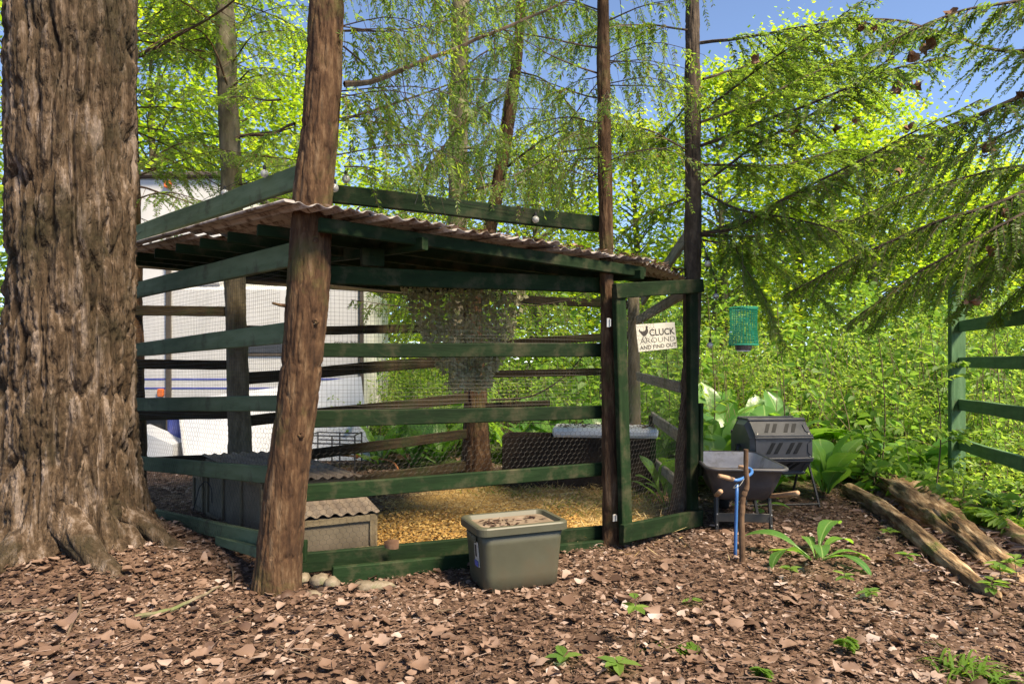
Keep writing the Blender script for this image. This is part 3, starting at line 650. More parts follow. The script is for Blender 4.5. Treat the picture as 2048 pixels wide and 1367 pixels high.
# darker trunk behind the gate with the spreading sprays
spray, q = tree('hemlock_tree', 'dark upright trunk behind the gate with wide drooping fans of needles', 1385, 6.15,
    [(1358, 1062), (1368, 960), (1378, 800), (1384, 600), (1386, 400), (1385, 200), (1384, 0), (1384, -200)],
    [.105, .092, .080, .074, .070, .066, .060, .055], 'bark_dark', k=72, rows=240, ridge=.006, fr=(36, 7), flare=(.75, .14, 4), seed=11.2, lump=.01)
up_from(q, 8, (-.3, .3), .03, spray, 'bark_dark', r0=.055); high(spray, q[-1], n=26, z0=5.3, z1=10, rad=2.1)
f = Fol(); br_ = MB()
S = dict(droop=.45, own=br_, brown=.03)
for pts, r, tw, lf in (
    ([(1400, 86, 6.1), (1530, 66, 5.9), (1700, 44, 5.6), (1880, 70, 5.3)], .016, .50, .95),
    ([(1402, 226, 6.1), (1500, 150, 5.8), (1640, 60, 5.4), (1760, -20, 5.0)], .013, .46, .95),
    ([(1402, 246, 6.1), (1520, 200, 6.3), (1700, 110, 6.6), (1830, 60, 6.9)], .013, .50, .95),
    ([(1402, 292, 6.1), (1560, 230, 5.6), (1760, 150, 5.0), (1900, 110, 4.7)], .016, .50, .95),
    ([(1402, 372, 6.1), (1500, 300, 5.8), (1640, 215, 5.3), (1780, 120, 4.9)], .015, .44, .9),
    ([(1404, 468, 6.1), (1480, 450, 5.9), (1600, 380, 5.5), (1800, 280, 5.0), (1960, 200, 4.7)], .018, .52, .95),
    ([(1404, 472, 6.1), (1530, 470, 6.3), (1700, 440, 6.8), (1850, 470, 7.1)], .014, .50, .95),
    ([(1404, 386, 6.1), (1500, 425, 5.8), (1640, 450, 5.5), (1740, 500, 5.4)], .013, .46, .9),
    ([(1404, 462, 6.1), (1460, 470, 5.9), (1480, 520, 5.8), (1530, 600, 5.7), (1555, 660, 5.65), (1580, 700, 5.6)], .005, .34, .95),
    ([(1404, 330, 6.1), (1560, 330, 6.6), (1700, 300, 7.1), (1850, 330, 7.5)], .013, .52, .95),
    ([(1404, 160, 6.1), (1520, 130, 6.6), (1680, 130, 7.1), (1840, 150, 7.5)], .013, .52, .95),
    ([(1404, 480, 6.15), (1490, 500, 6.6), (1600, 560, 7.0), (1690, 640, 7.2)], .010, .44, .95),
    ([(1376, 396, 6.1), (1290, 430, 6.4), (1225, 492, 6.7)], .010, .30, .6),
    ([(1376, 210, 6.1), (1300, 290, 6.6), (1230, 320, 7.0)], .010, .40, .8),
    ([(1376, 300, 6.1), (1300, 262, 6.3), (1200, 250, 6.6), (1110, 280, 6.9)], .010, .42, .85),
    ([(1376, 60, 6.1), (1290, 50, 6.4), (1190, 60, 6.8), (1090, 120, 7.1)], .010, .44, .85),
    ([(1404, 480, 6.0), (1432, 560, 5.9), (1424, 640, 5.85)], .005, .16, .5)):
    branch(f, [P(*c) for c in pts], r, twl=tw, tsp=.024, leaf=lf, ls=(.026, .050), lw=.34, lsp=.0115, **S)
br_.build('branch', 'bark_dark', spray); finish(f, spray, 'hemlock_leaf')

# tree just outside the frame whose low limbs sweep across
sweep_p = P(2300, 900, 5.5)
sweep = thing('sweeping_tree', (sweep_p[0], sweep_p[1], 0), 'tree with long dark limbs sweeping low over the swamp plants by the fence', 'tree')
trunk_mesh('trunk', [(sweep_p[0], sweep_p[1], -.1), (sweep_p[0]+.05, sweep_p[1], 3), (sweep_p[0], sweep_p[1]+.1, 7), (sweep_p[0], sweep_p[1], 12)], [.22, .18, .13, .05], 40, 90, 'bark_dark', sweep, ridge=.01, fr=(26, 5), flare=(.4, .2, 4))
f = Fol(); br_ = MB(); canopy(f, sweep_p, 8, 14, 30, 2.8, 14)
S = dict(droop=.5, own=br_, brown=.05)
for pts, r, tw, lf in (
    ([(2300, 90, 5.5), (2048, 192, 5.3), (1800, 296, 5.5), (1570, 398, 5.9), (1425, 462, 6.2)], .024, .50, .95),
    ([(2300, 240, 5.5), (2048, 384, 5.3), (1860, 450, 5.5), (1700, 520, 5.7), (1570, 590, 5.9)], .022, .56, 1),
    ([(2300, 330, 5.4), (2048, 428, 5.1), (1880, 520, 5.3), (1760, 600, 5.6), (1690, 650, 5.8)], .018, .52, 1),
    ([(2300, 20, 5.5), (2048, 104, 5.4), (1900, 70, 5.5), (1780, 40, 5.7), (1640, 40, 5.9)], .018, .44, .8),
    ([(2300, 420, 5.4), (2080, 480, 5.1), (1970, 560, 5.3), (1900, 640, 5.5)], .014, .44, 1),
    ([(2300, -60, 5.4), (2048, 0, 5.0), (1900, 30, 5.1), (1730, 110, 5.3)], .016, .42, .8),
    ([(2300, 300, 5.6), (2048, 330, 6.0), (1850, 380, 6.4), (1660, 460, 6.8)], .016, .54, 1),
    ([(2300, 160, 5.6), (2048, 250, 6.1), (1880, 330, 6.6), (1720, 390, 7.0)], .014, .50, .8),
    ([(2300, 380, 5.6), (2080, 450, 6.0), (1930, 540, 6.3), (1800, 600, 6.5), (1730, 660, 6.7)], .014, .50, 1),
    ([(2300, 440, 5.6), (2120, 520, 5.9), (2030, 590, 6.1), (1985, 650, 6.3)], .012, .46, 1)):
    branch(f, [P(*c) for c in pts], r, twl=tw, tsp=.024, leaf=lf, ls=(.026, .050), lw=.34, lsp=.0115, **S)
br_.build('branch', 'bark_dark', sweep); finish(f, sweep, 'hemlock_leaf')
# withered leaves caught in the limbs
wl = MB()
for (px, py, s) in ((1512, 118, .05), (1672, 258, .045), (1585, 262, .04), (1835, 170, .06), (1858, 92, .08), (1820, 115, .07), (1785, 118, .05), (1790, 178, .06), (1945, 605, .06),
                    (1815, 258, .05), (1840, 318, .05), (1722, 55, .05), (1750, 58, .04), (1900, 30, .06), (2040, 188, .05), (1980, 505, .05), (2010, 430, .05), (1800, 340, .05), (1712, 238, .04), (1985, 300, .09)):
    c = P(px, py, 5.25); n = 3
    m = MB(); az = rng.uniform(0, 6.28, n)
    for j in range(n):
        t = np.linspace(-1, 1, 5); a, b = np.meshgrid(t, t, indexing='ij'); w = s*(1-.35*np.abs(a)**2)
        th = rng.uniform(0, 6.28); z = s*.8*(a**2 - .4*b*a) + rng.normal(0, s*.10, a.shape)
        loc = np.stack([a*s*.62, b*w*.5, z*.6], -1)
        R = frame3(nz(rng.normal(0, 1, 3)), nz(rng.normal(0, 1, 3))); m.grid(loc @ R.T + c + rng.normal(0, s*.15, 3))
    m.build('withered_leaf', 'dead_leaf', sweep, smooth=True)

# back corner trunks
rear, q = tree('rear_tree', 'mossy straight trunk rising behind the large hutch', 475, 7.3,
    [(480, 1000), (478, 860), (474, 700), (470, 520), (464, 400), (458, 250), (452, 100), (449, 0), (446, -160)],
    [.118, .112, .108, .106, .104, .098, .092, .088, .08], 'bark_grey', k=56, rows=200, ridge=.006, fr=(34, 7), flare=(.3, .15, 4), seed=5.5)
up_from(q, 7, (-.3, .3), .03, rear, 'bark_grey', r0=.08); high(rear, q[-1], n=20, z0=6.2, z1=10, rad=2.0, leaf='cedar_leaf')
f = Fol(); br_ = MB()
S = dict(own=br_, brown=.06)
for k in range(30):
    py = rng.uniform(-120, 420); sgn = rng.choice([-1, 1]); z = P(458, py, 7.3); L = rng.uniform(1.0, 1.9)
    az = rng.uniform(-1.1, 1.1) + (0 if sgn > 0 else np.pi); d = np.array([np.cos(az), np.sin(az)*.9, 0])
    rise = rng.uniform(-.15, .35); p1 = z + d*L*.5 + [0, 0, rise*L*.6]; p2 = z + d*L + [0, 0, rise*L*.6 - .12*L]
    branch(f, [z, p1, p2], rng.uniform(.005, .011), twl=.38, tsp=.05, leaf=.85, droop=.55, **S)
branch(f, [P(478, 272, 7.3), P(540, 268, 6.8), P(585, 255, 6.2)], .02, twl=.1, tsp=.3, leaf=0, **S)
branch(f, [P(475, 385, 7.3), P(540, 395, 6.6), P(590, 400, 6.0)], .014, twl=.1, tsp=.3, leaf=0, **S)
branch(f, [P(470, 210, 7.3), P(400, 60, 6.9), P(270, 110, 6.0)], .012, twl=.3, tsp=.12, leaf=.2, **S)
br_.build('branch', 'bark_red', rear); finish(f, rear, 'cedar_leaf')

cornr, q = tree('corner_tree', 'narrow trunk half hidden behind the old furrowed tree', 262, 7.1,
    [(268, 1010), (266, 860), (262, 620), (257, 400), (252, 200), (248, 0), (245, -160)], [.12, .115, .11, .105, .10, .095, .09], 'bark_red', k=48, rows=140, ridge=.007, fr=(34, 7), flare=(.3, .15, 4), seed=9.5)
up_from(q, 7, (-.3, .3), .03, cornr, r0=.09); high(cornr, q[-1], n=18, z0=6.2, z1=10, rad=1.9, leaf='cedar_leaf')
f = Fol(); br_ = MB(); S = dict(own=br_, brown=.05)
for k in range(26):
    py = rng.uniform(-100, 470); z = P(258, py, 7.1); L = rng.uniform(1.0, 2.1); az = rng.uniform(-.75, .9); d = np.array([np.cos(az), np.sin(az)*.9, 0])
    rise = rng.uniform(-.25, .4); p1 = z + d*L*.5 + [0, 0, rise*L*.6]; p2 = z + d*L + [0, 0, rise*L*.7 - .15*L]
    branch(f, [z, p1, p2], rng.uniform(.004, .010), twl=.38, tsp=.05, leaf=.8, droop=.5, **S)
branch(f, [P(262, 120, 7.1), P(330, 85, 6.6), P(430, 30, 6.0), P(500, -20, 5.6)], .02, twl=.25, tsp=.2, leaf=.1, **S)
branch(f, [P(262, 370, 7.1), P(320, 385, 6.7), P(390, 410, 6.3)], .014, twl=.3, tsp=.1, leaf=.1, **S)
br_.build('branch', 'bark_red', cornr); finish(f, cornr, 'cedar_leaf')

inner, q = tree('bent_tree', 'reddish stringy-barked tree bending above the back of the run', 955, 8.6,
    [(955, 952), (953, 860), (950, 760), (944, 640), (955, 540), (982, 445), (1003, 330), (1022, 200), (1036, 100), (1041, 0), (1046, -140)],
    [.18, .155, .135, .12, .105, .09, .082, .074, .068, .06, .05], 'bark_red', k=72, rows=220, ridge=.008, fr=(30, 4), flare=(.35, .22, 5), seed=2.2)
up_from(q, 6, (.6, .2), .02, inner, r0=.05); high(inner, q[-1], n=16, z0=7.4, z1=11, rad=1.8, leaf='cedar_leaf')
f = Fol(); br_ = MB(); S = dict(own=br_, brown=.08)
for pts, r, tw, lf in (
    ([(1000, 345, 8.6), (1070, 290, 8.2), (1130, 250, 8.0), (1250, 90, 7.6)], .018, .40, .6),
    ([(1025, 180, 8.6), (930, 240, 8.2), (860, 330, 8.0), (800, 400, 7.9)], .014, .55, .95),
    ([(1035, 90, 8.6), (960, 110, 8.2), (890, 180, 8.0), (830, 260, 7.9)], .013, .55, .95),
    ([(995, 370, 8.6), (930, 385, 8.2), (860, 420, 8.0)], .012, .50, .95),
    ([(985, 430, 8.6), (1060, 410, 8.2), (1150, 440, 8.0)], .012, .50, .9),
    ([(1010, 300, 8.6), (1080, 330, 8.3), (1160, 400, 8.1)], .012, .50, .9),
    ([(1030, 140, 8.6), (1100, 170, 8.3), (1170, 250, 8.1), (1200, 330, 8.0)], .012, .50, .9),
    ([(985, 800, 8.5), (1070, 790, 8.2), (1130, 750, 8.0), (1190, 680, 7.8)], .014, .2, .0),
    ([(965, 560, 8.6), (1050, 610, 8.3), (1130, 600, 8.1), (1190, 575, 8.0)], .012, .35, .8),
    ([(935, 600, 8.6), (860, 620, 8.3), (780, 610, 8.1), (700, 600, 8.0)], .012, .5, .95),
    ([(935, 560, 8.6), (850, 560, 8.3), (740, 580, 8.2)], .012, .5, .95),
    ([(985, 840, 8.5), (1060, 845, 8.2), (1140, 850, 8.0), (1190, 830, 7.8)], .008, .12, .0)):
    branch(f, [P(*c) for c in pts], r, twl=tw, tsp=.036, leaf=lf, droop=.9, ls=(.03, .055), **S)
for k in range(22):
    t = rng.uniform(.3, 1); z = np.array([np.interp(t, np.linspace(0, 1, len(q)), q_) for q_ in np.array(q).T]); az = rng.uniform(0, 6.28); L = rng.uniform(1.0, 1.9); d = np.array([np.cos(az), np.sin(az)*.8, 0])
    if z[2] < 2.6: continue
    branch(f, [z, z + d*L*.5 + [0, 0, .05], z + d*L - [0, 0, .2*L]], .008, twl=.5, tsp=.045, leaf=.85, droop=.9, ls=(.03, .055), **S)
br_.build('branch', 'bark_dark', inner); finish(f, inner, 'cedar_leaf')

mossy, q = tree('mossy_tree', 'pale moss-covered trunk standing beyond the back fence', 915, 11.5,
    [(918, 905), (917, 700), (915, 450), (916, 250), (919, 100), (921, 0), (922, -120)], [.20, .17, .16, .155, .15, .145, .13], 'bark_grey', k=44, rows=120, ridge=.008, fr=(26, 5), seed=4.1)
up_from(q, 5, (.2, .2), .03, mossy, 'bark_grey', r0=.13)
f = Fol(); br_ = MB()
for k in range(40):
    py = rng.uniform(-60, 600); z = P(917, py, 11.5); L = rng.uniform(1.2, 2.2); az = rng.uniform(0, 6.28); d = np.array([np.cos(az), np.sin(az), 0])
    branch(f, [z, z + d*L*.5 + [0, 0, .1*L], z + d*L - [0, 0, .25*L]], .012, twl=.55, tsp=.09, leaf=.8, droop=.9, ls=(.045, .075), lsp=.022, own=br_)
br_.build('branch', 'bark_grey', mossy); finish(f, mossy, 'cedar_leaf')

# added conifers, trunks kept out of sight: high crowns put in to filter the sun
for nm, px, D, r, rad, n in (('added slender shade conifer standing in line behind the gate trunk', 1207, 12.0, .065, 3.2, 60), ('added straight shade conifer standing in line behind the hemlock trunk', 1384, 13.0, .08, 3.4, 60),
                    ('added unseen shade conifer beyond the end of the green fence', 2110, 12.0, .10, 3.6, 60)):
    b = np.array([(px-CX)/F*D, D, 0.]); root = thing('added_conifer', tuple(b), nm, 'tree', 'added shade conifers beyond the clearing')
    trunk_mesh('trunk', [b - [0, 0, .1], b + [.05, 0, 5], b + [0, .1, 10], b + [.1, 0, 19]], [r*1.25, r, r*.8, .03], 20, 70, 'bark_grey', root, ridge=.006, fr=(26, 5), flare=(.4, .2, 4), seed=px*.1)
    f = Fol(); canopy(f, b, 9.0, 18, n//2, rad, 12); finish(f, root, 'hemlock_leaf')

# broad-leaved trees that close the view
def broad(label, px, D, top, width, n=9000, low=.5, mat='maple_leaf', size=(.08, .15), seed=0):
    b = np.array([(px-CX)/F*D, D, 0.]); b[2] = gz(b[0], b[1]); H = CAMZ + (HZ - top)/F*D
    root = thing('broadleaf_tree', tuple(b), label, 'tree', 'broad-leaved trees around the clearing')
    trunk_mesh('trunk', [b - [0, 0, .1], b + [.1, 0, H*.4], b + [-.1, .1, H*.92]], [.13, .09, .02], 14, 30, 'bark_grey', root, ridge=.006, lump=.02, flare=(.4, .2, 4), seed=seed)
    nc = max(40, int(n/75)); lb = MB(); wd = MB()
    u = rng.uniform(0, 1, nc); zz = low + (H - low)*u**.85; rr = width*np.interp(u, [0, .35, .75, 1], [.75, 1, .75, .18])
    az = rng.uniform(0, 2*np.pi, nc); rad = rr*np.sqrt(rng.uniform(.05, 1, nc))
    C = np.stack([b[0] + np.cos(az)*rad, b[1] + np.sin(az)*rad, zz], -1)
    for i in range(0, nc, 2):
        s0 = np.array([b[0], b[1], max(.3, zz[i] - .5*rad[i])]); wd.tube(cr([s0, (s0 + C[i])/2 + [0, 0, .15], C[i]], 5), [.025, .006], 4, caps=False)
    k = n//nc
    off = rng.normal(0, 1, (nc, k, 3))*np.array([.42, .42, .22])*rng.uniform(.6, 1.3, (nc, 1, 1))
    pos = (C[:, None] + off).reshape(-1, 3); m = len(pos)
    pos = pos[pos[:, 2] > .15]; m = len(pos)
    a = rng.uniform(0, 2*np.pi, m); d = np.stack([np.cos(a), np.sin(a), rng.normal(-.35, .35, m)], -1)
    nr = np.stack([rng.normal(0, .5, m), rng.normal(0, .5, m), np.ones(m)], -1); L = rng.uniform(*size, m)
    r = np.clip(rng.normal(.45, .2, m) + .25*vn(pos[:, 0]*.9, pos[:, 1]*.9, pos[:, 2]*.9), 0, 1)
    leaf_quads(lb, pos, d, nr, L, L*.72, r, at=.42)
    tag(wd.build('limbs', 'bark_grey', root), kind='stuff'); tag(lb.build('crown', mat, root, rnd=True), kind='stuff')
BL = 'bright green broad-leaved tree filling the gap between '
for i, (w, px, D, top, wd, n) in enumerate((
    ('the old furrowed tree and the caravan roof', 300, 15, -60, 2.6, 15000),
    ('the caravan and the rear trunk', 470, 17, -120, 2.4, 13000),
    ('the picture edge and the old furrowed tree', 40, 14, -80, 2.2, 7000),
    ('the rear trunk and the leaning trunk', 590, 19, 60, 2.2, 10000),
    ('the leaning trunk and the mossy trunk', 760, 18, 330, 2.3, 10000),
    ('the mossy trunk and the bent tree', 905, 22, 350, 2.6, 8000),
    ('the bent tree and the gate trunk', 1070, 17, 290, 2.3, 11000),
    ('the gate trunk and the hemlock trunk', 1270, 18, 230, 2.4, 12000),
    ('the hemlock trunk and the green fly trap', 1440, 17, 150, 2.5, 14000),
    ('the fly trap and the compost tumbler', 1590, 18, 60, 2.7, 15000),
    ('the compost tumbler and the fallen logs', 1740, 17, 190, 2.7, 15000),
    ('the fallen logs and the fence post', 1890, 18, 290, 2.7, 13000),
    ('the fence post and the far fence rails', 2060, 17, 330, 2.7, 12000))):
    broad(BL + w, px, D, top, wd, n, seed=i*1.3)
def wood_mass():
    lb = MB(); n = 52000
    x = rng.uniform(-38, 38, n); y = rng.uniform(25, 36, n); h = 6.0 + 1.5*fbm(x*.25, y*.25, 3, 3) + np.where(x < -8, 5, 0) + np.where(x > 11, 2, 0)
    z = rng.uniform(0, 1, n)**.7*h; pos = np.stack([x, y, z], -1); pos += rng.normal(0, .4, pos.shape)
    a = rng.uniform(0, 6.28, n); d = np.stack([np.cos(a), np.sin(a), rng.normal(-.3, .4, n)], -1); nr = np.stack([rng.normal(0, .6, n), rng.normal(-.4, .5, n), np.ones(n)], -1)
    L = rng.uniform(.22, .5, n); r = np.clip(rng.normal(.5, .2, n) + .3*vn(x*.6, y*.6, z*.6), 0, 1)
    leaf_quads(lb, pos, d, nr, L, L*.75, r)
    o = lb.build('far_wood', 'far_leaf', None, rnd=True); tag(o, 'distant mass of bright woodland behind the clearing', 'woodland', kind='stuff')
wood_mass()

# ------------------------------------------------------------------ undergrowth
def undergrowth():
    lb = MB(); sb = MB(); n = 2500
    y = rng.uniform(7.6, 15.5, n)
    x = np.where(rng.uniform(0, 1, n) < .72, rng.uniform(.2, .85, n)*y*1.0, rng.uniform(-.32, .2, n)*y)
    ok = np.where(x > 1.9, y > 7.9 + .5*vn(x*.7, 1) , y > 10.0)
    ok &= ~((x > 2.6) & (y < 8.9) & (x < 5.8) & (rng.uniform(0, 1, n) < .6))
    pxs = x/y*F + CX; ok &= ~((pxs > 1395) & (pxs < 1640) & (y < 10.3)); ok &= ~((pxs > 1640) & (pxs < 1720) & (y < 8.6))
    ok &= vn(x*.9 + 7, y*.9) > -.55
    x, y = x[ok], y[ok]; H = np.interp(y, [7.6, 9, 12, 15], [.40, .75, 1.55, 2.1])*rng.gamma(9, 1/9, len(x)).clip(.45, 1.7)
    H = np.where(x < 1.6, H*.75, H)
    # low green cover around the rotten logs and fence
    m = 420; yl = rng.uniform(5.2, 8.8, m); xl_ = rng.uniform(3.1, 6.6, m); k = (xl_ > 3.35 + (8.6-yl)*.28 + .3*vn(xl_, yl*2)) & (xl_ < yl*.8); x = np.r_[x, xl_[k]]; y = np.r_[y, yl[k]]; H = np.r_[H, rng.uniform(.08, .30, k.sum())]
    for i in range(len(x)):
        b = np.array([x[i], y[i], gz(x[i], y[i])]); ln = rng.normal(0, .18, 2)*H[i]
        c = cr([b, b + [ln[0]*.3, ln[1]*.3, H[i]*.5], b + [ln[0], ln[1], H[i]]], 6); sb.tube(c, [.007, .002], 3, caps=False)
        sp = float(vn(x[i]*.55 + 3, y[i]*.55)) + rng.normal(0, .3)
        if sp < -.25: m, ls, wr, tone = int(6 + H[i]*9), (.11, .20), .62, .22       # broad dark leaves
        elif sp < .25: m, ls, wr, tone = int(10 + H[i]*17), (.06, .12), .5, .45
        else: m, ls, wr, tone = int(14 + H[i]*24), (.035, .075), .6, .68             # fine pale leaves
        f = rng.uniform(.25, 1, m)**.8; q = np.stack([np.interp(f, np.linspace(0, 1, 6), c[:, j]) for j in range(3)], -1)
        a = rng.uniform(0, 6.28, m); rad = rng.uniform(.02, .20, m)*(1.15-f*.5)*min(1, H[i]*1.5 + .3); d = np.stack([np.cos(a), np.sin(a), rng.normal(-.25, .35, m)], -1)
        q = q + np.stack([np.cos(a)*rad, np.sin(a)*rad, rng.normal(.02, .04, m)], -1)
        nr = np.stack([rng.normal(0, .5, m), rng.normal(0, .5, m), np.ones(m)], -1); L = rng.uniform(ls[0], ls[1], m)
        leaf_fold(lb, q, d, nr, L, L*rng.uniform(.8, 1.2, m)*wr, np.clip(rng.normal(tone, .16, m), 0, 1))
    for i in range(150):        # dry bare canes among the leaves
        yy = rng.uniform(8.3, 13); xx = rng.uniform(.28, .8)*yy; h = rng.uniform(.8, 1.9); b = np.array([xx, yy, 0]); e = b + np.array([rng.normal(0, .3), rng.normal(0, .2), h])
        sb.tube(cr([b, (b+e)/2 + rng.normal(0, .05, 3), e], 6), [.007, .003], 3, caps=False)
    root = thing('undergrowth', (3.5, 10, 0), 'thick green undergrowth of leafy stems between the swamp plants and the trees', 'undergrowth', kind='stuff')
    tag(sb.build('stems', 'twig', root, center=False), kind='stuff'); tag(lb.build('leaves', 'herb_leaf', root, rnd=True, center=False), kind='stuff')
undergrowth()
def sapling(px, D, top, label, seed=0, size=(.06, .12), n=5, spread=.35):
    b = np.array([(px-CX)/F*D, D, 0.]); b[2] = gz(b[0], b[1]); H = CAMZ + (HZ-top)/F*D
    root = thing('sapling', tuple(b), label, 'sapling', 'saplings by the fence'); sb = MB(); lb = MB()
    main = cr([b - [0, 0, .02], b + [.06, 0, H*.4], b + [-.04, .03, H]], 12); sb.tube(main, [.010, .003], 5)
    for k in range(n*2):
        f = rng.uniform(.35, .98); s0 = np.array([np.interp(f, np.linspace(0, 1, 12), main[:, j]) for j in range(3)]); a = rng.uniform(0, 6.28); L = spread*rng.uniform(.5, 1.3)
        e = s0 + np.array([np.cos(a)*L, np.sin(a)*L, rng.uniform(.1, .5)*L]); c = cr([s0, (s0+e)/2 + [0, 0, .04], e], 5); sb.tube(c, [.004, .0015], 3, caps=False)
        m = 12; g = rng.uniform(.25, 1, m); q = np.stack([np.interp(g, np.linspace(0, 1, 5), c[:, j]) for j in range(3)], -1); aa = a + rng.normal(0, 1, m)
        d = np.stack([np.cos(aa), np.sin(aa), rng.normal(-.1, .2, m)], -1); nr = np.stack([rng.normal(0, .25, m), rng.normal(0, .25, m), np.ones(m)], -1); Ls = rng.uniform(*size, m)
        leaf_fold(lb, q, d, nr, Ls, Ls*.6, np.clip(rng.normal(.45, .2, m), 0, 1))
    sb.build('stem', 'twig', root); tag(lb.build('leaves', 'herb_leaf', root, rnd=True), kind='stuff')
sapling(1870, 7.3, 640, 'young sapling with pale yellow-green leaves beside the tall fence post', size=(.07, .13), n=7, spread=.45)
sapling(1760, 8.2, 600, 'thin sapling growing behind the broad-leaved plant and rotten log', n=5)
sapling(1560, 9.0, 590, 'spindly sapling growing behind the compost tumbler', n=5)
sapling(1420, 8.4, 560, 'bare-stemmed sapling standing just past the hemlock trunk', n=4)
sapling(1330, 9.0, 600, 'thin sapling seen through the gate opening', n=4)
sapling(1990, 8.6, 580, 'sapling with spreading twigs behind the fence rails', n=6, spread=.45)

# ------------------------------------------------------------------ swamp plants with paddle leaves, ferns, sprigs
def paddle(L, W, bend, ruf, seed):
    """one big paddle leaf along +X with a thick stalk end, midrib on Y=0"""
    m, n = 15, 9; u = np.linspace(0, 1, m)[:, None]; v = np.linspace(-1, 1, n)[None]
    w = W/2*np.interp(u, [0, .12, .25, .4, .6, .8, .93, 1], [.10, .09, .28, .72, 1.0, .86, .48, .03])
    ang = bend*(u**1.6); du = L/(m-1)
    xs = np.cumsum(np.cos(ang)*du, axis=0); zs = np.cumsum(np.sin(ang)*-du, axis=0)
    y = w*v; fold = .28*np.abs(v)*w*np.interp(u, [0, .3, 1], [1.2, .9, .3]); rf = ruf*W*np.abs(v)**1.5*vn(u*7+seed, v*1.4, seed)
    X = xs + 0*y - fold*np.sin(ang)*0; Z = zs + fold + rf; mb = MB(); mb.grid(np.stack([X, y, Z], -1), rnd=.5)
    # stalk
    st = np.stack([xs[:5, 0], 0*xs[:5, 0], zs[:5, 0]-.004], -1); mb.tube(st, [.013, .006], 6)
    return mb
PAD = []
for i in range(9):
    L = 1.0; me = paddle(1.0, rng.uniform(.36, .46), rng.uniform(.55, 1.4), .10, i*3.7).mesh('leaf', smooth=True); me.materials.append(MATS['swamp_leaf']); PAD.append(me)
PADL = []
for i in range(5):
    me = paddle(1.0, rng.uniform(.22, .28), rng.uniform(.9, 1.7), .06, i*2.9 + 50).mesh('leaf', smooth=True); me.materials.append(MATS['swamp_leaf']); PADL.append(me)
def swamp(b, label, group, leaves=7, size=.7, tilt=(25, 60), narrow=False, azs=None, name='swamp_plant'):
    b = np.array(b, float); root = thing(name, tuple(b), label, 'plant', group)
    for k in range(leaves):
        az = (azs[k] if azs is not None else k*2.4 + rng.uniform(-.4, .4)); el = math.radians(rng.uniform(*tilt)) + (0 if k % 3 else .3)
        s = size*rng.uniform(.7, 1.12); lib = PADL if narrow else PAD
        o = bpy.data.objects.new('leaf', lib[int(rng.integers(len(lib)))])
        M = Matrix.Translation(Vector(b + np.array([np.cos(az), np.sin(az), 0])*.03*size)) @ Matrix.Rotation(az, 4, 'Z') @ Matrix.Rotation(-el, 4, 'Y') @ Matrix.Rotation(rng.normal(0, .25), 4, 'X') @ Matrix.Scale(s, 4)
        link(o, root, M)
swamp(G(1652, 990), 'large paddle-leaved plant between the compost tumbler and the rotten log', None, 11, .74, (52, 84))
swamp(G(1632, 1118), 'low plant of long narrow leaves growing alone in the leaf litter', None, 9, .50, (12, 62), narrow=True, azs=[.5, 2.6, 1.4, 3.5, .1, 2.1, -.9, 4.4, .9])
swamp(G(1545, 985), 'small paddle-leaved plant under the compost tumbler', None, 6, .34, (40, 75))
swamp(G(1505, 1018), 'low paddle-leaved plant tucked behind the wheelbarrow handles', None, 4, .38, (5, 35))
g1 = 'swamp plants crowded behind the wheelbarrow'
for px, D, s in ((1428, 7.6, .80), (1470, 7.9, .9), (1450, 8.6, 1.0), (1530, 8.7, .95), (1490, 9.4, 1.05), (1570, 9.4, .95), (1425, 9.4, 1.05), (1610, 9.0, .8), (1408, 8.2, .9), (1545, 8.0, .8), (1520, 10.2, 1.1), (1440, 10.4, 1.1)):
    b = np.array([(px-CX)/F*D, D, 0]); b[2] = gz(b[0], b[1]); swamp(b, 'broad glossy paddle-leaved plant in the crowd behind the wheelbarrow', g1, 8, s, (38, 80))
g2 = 'swamp plants beyond the back fence of the run'
WH2 = ['beside the leaning pale board', 'behind the rusty bent rod', 'just before the bent tree']
for i_, (px, D, s) in enumerate(((760, 9.6, .75), (830, 9.4, .8), (880, 9.7, .8), (800, 10.6, .9), (900, 10.8, .9), (1020, 10.2, .85), (1090, 9.9, .85), (1160, 10.3, .85), (1210, 9.6, .8), (1060, 11.2, .9), (1130, 11.4, .9), (860, 11.6, .9), (740, 11.2, .9))):
    b = np.array([(px-CX)/F*D, D, 0]); b[2] = gz(b[0], b[1]); swamp(b, 'broad paddle-leaved plant ' + WH2[i_] + ' beyond the back fence' if i_ < 3 else 'broad paddle-leaved plant seen through the wire beyond the back fence', g2, 8, s, (30, 75))
g3 = 'swamp plants along the open side of the run'
for px, D, s in ((1325, 7.2, .5), (1335, 6.6, .42), (1330, 8.0, .6)):
    b = np.array([(px-CX)/F*D, D, 0]); b[2] = gz(b[0], b[1]); swamp(b, 'paddle-leaved plant pressing against the wire beside the gate', g3, 6, s, (50, 82))
g4 = 'swamp plants at the foot of the fence post'
for px, D, s in ((1800, 8.6, .55), (1860, 8.3, .6), (1880, 9.2, .7), (1960, 8.6, .6), (1760, 9.6, .7), (1700, 9.2, .6), (1990, 9.3, .6), (1820, 9.8, .7)):
    b = np.array([(px-CX)/F*D, D, 0]); b[2] = gz(b[0], b[1]); swamp(b, 'paddle-leaved plant among the ferns near the tall fence post', g4, 6, s, (45, 80))
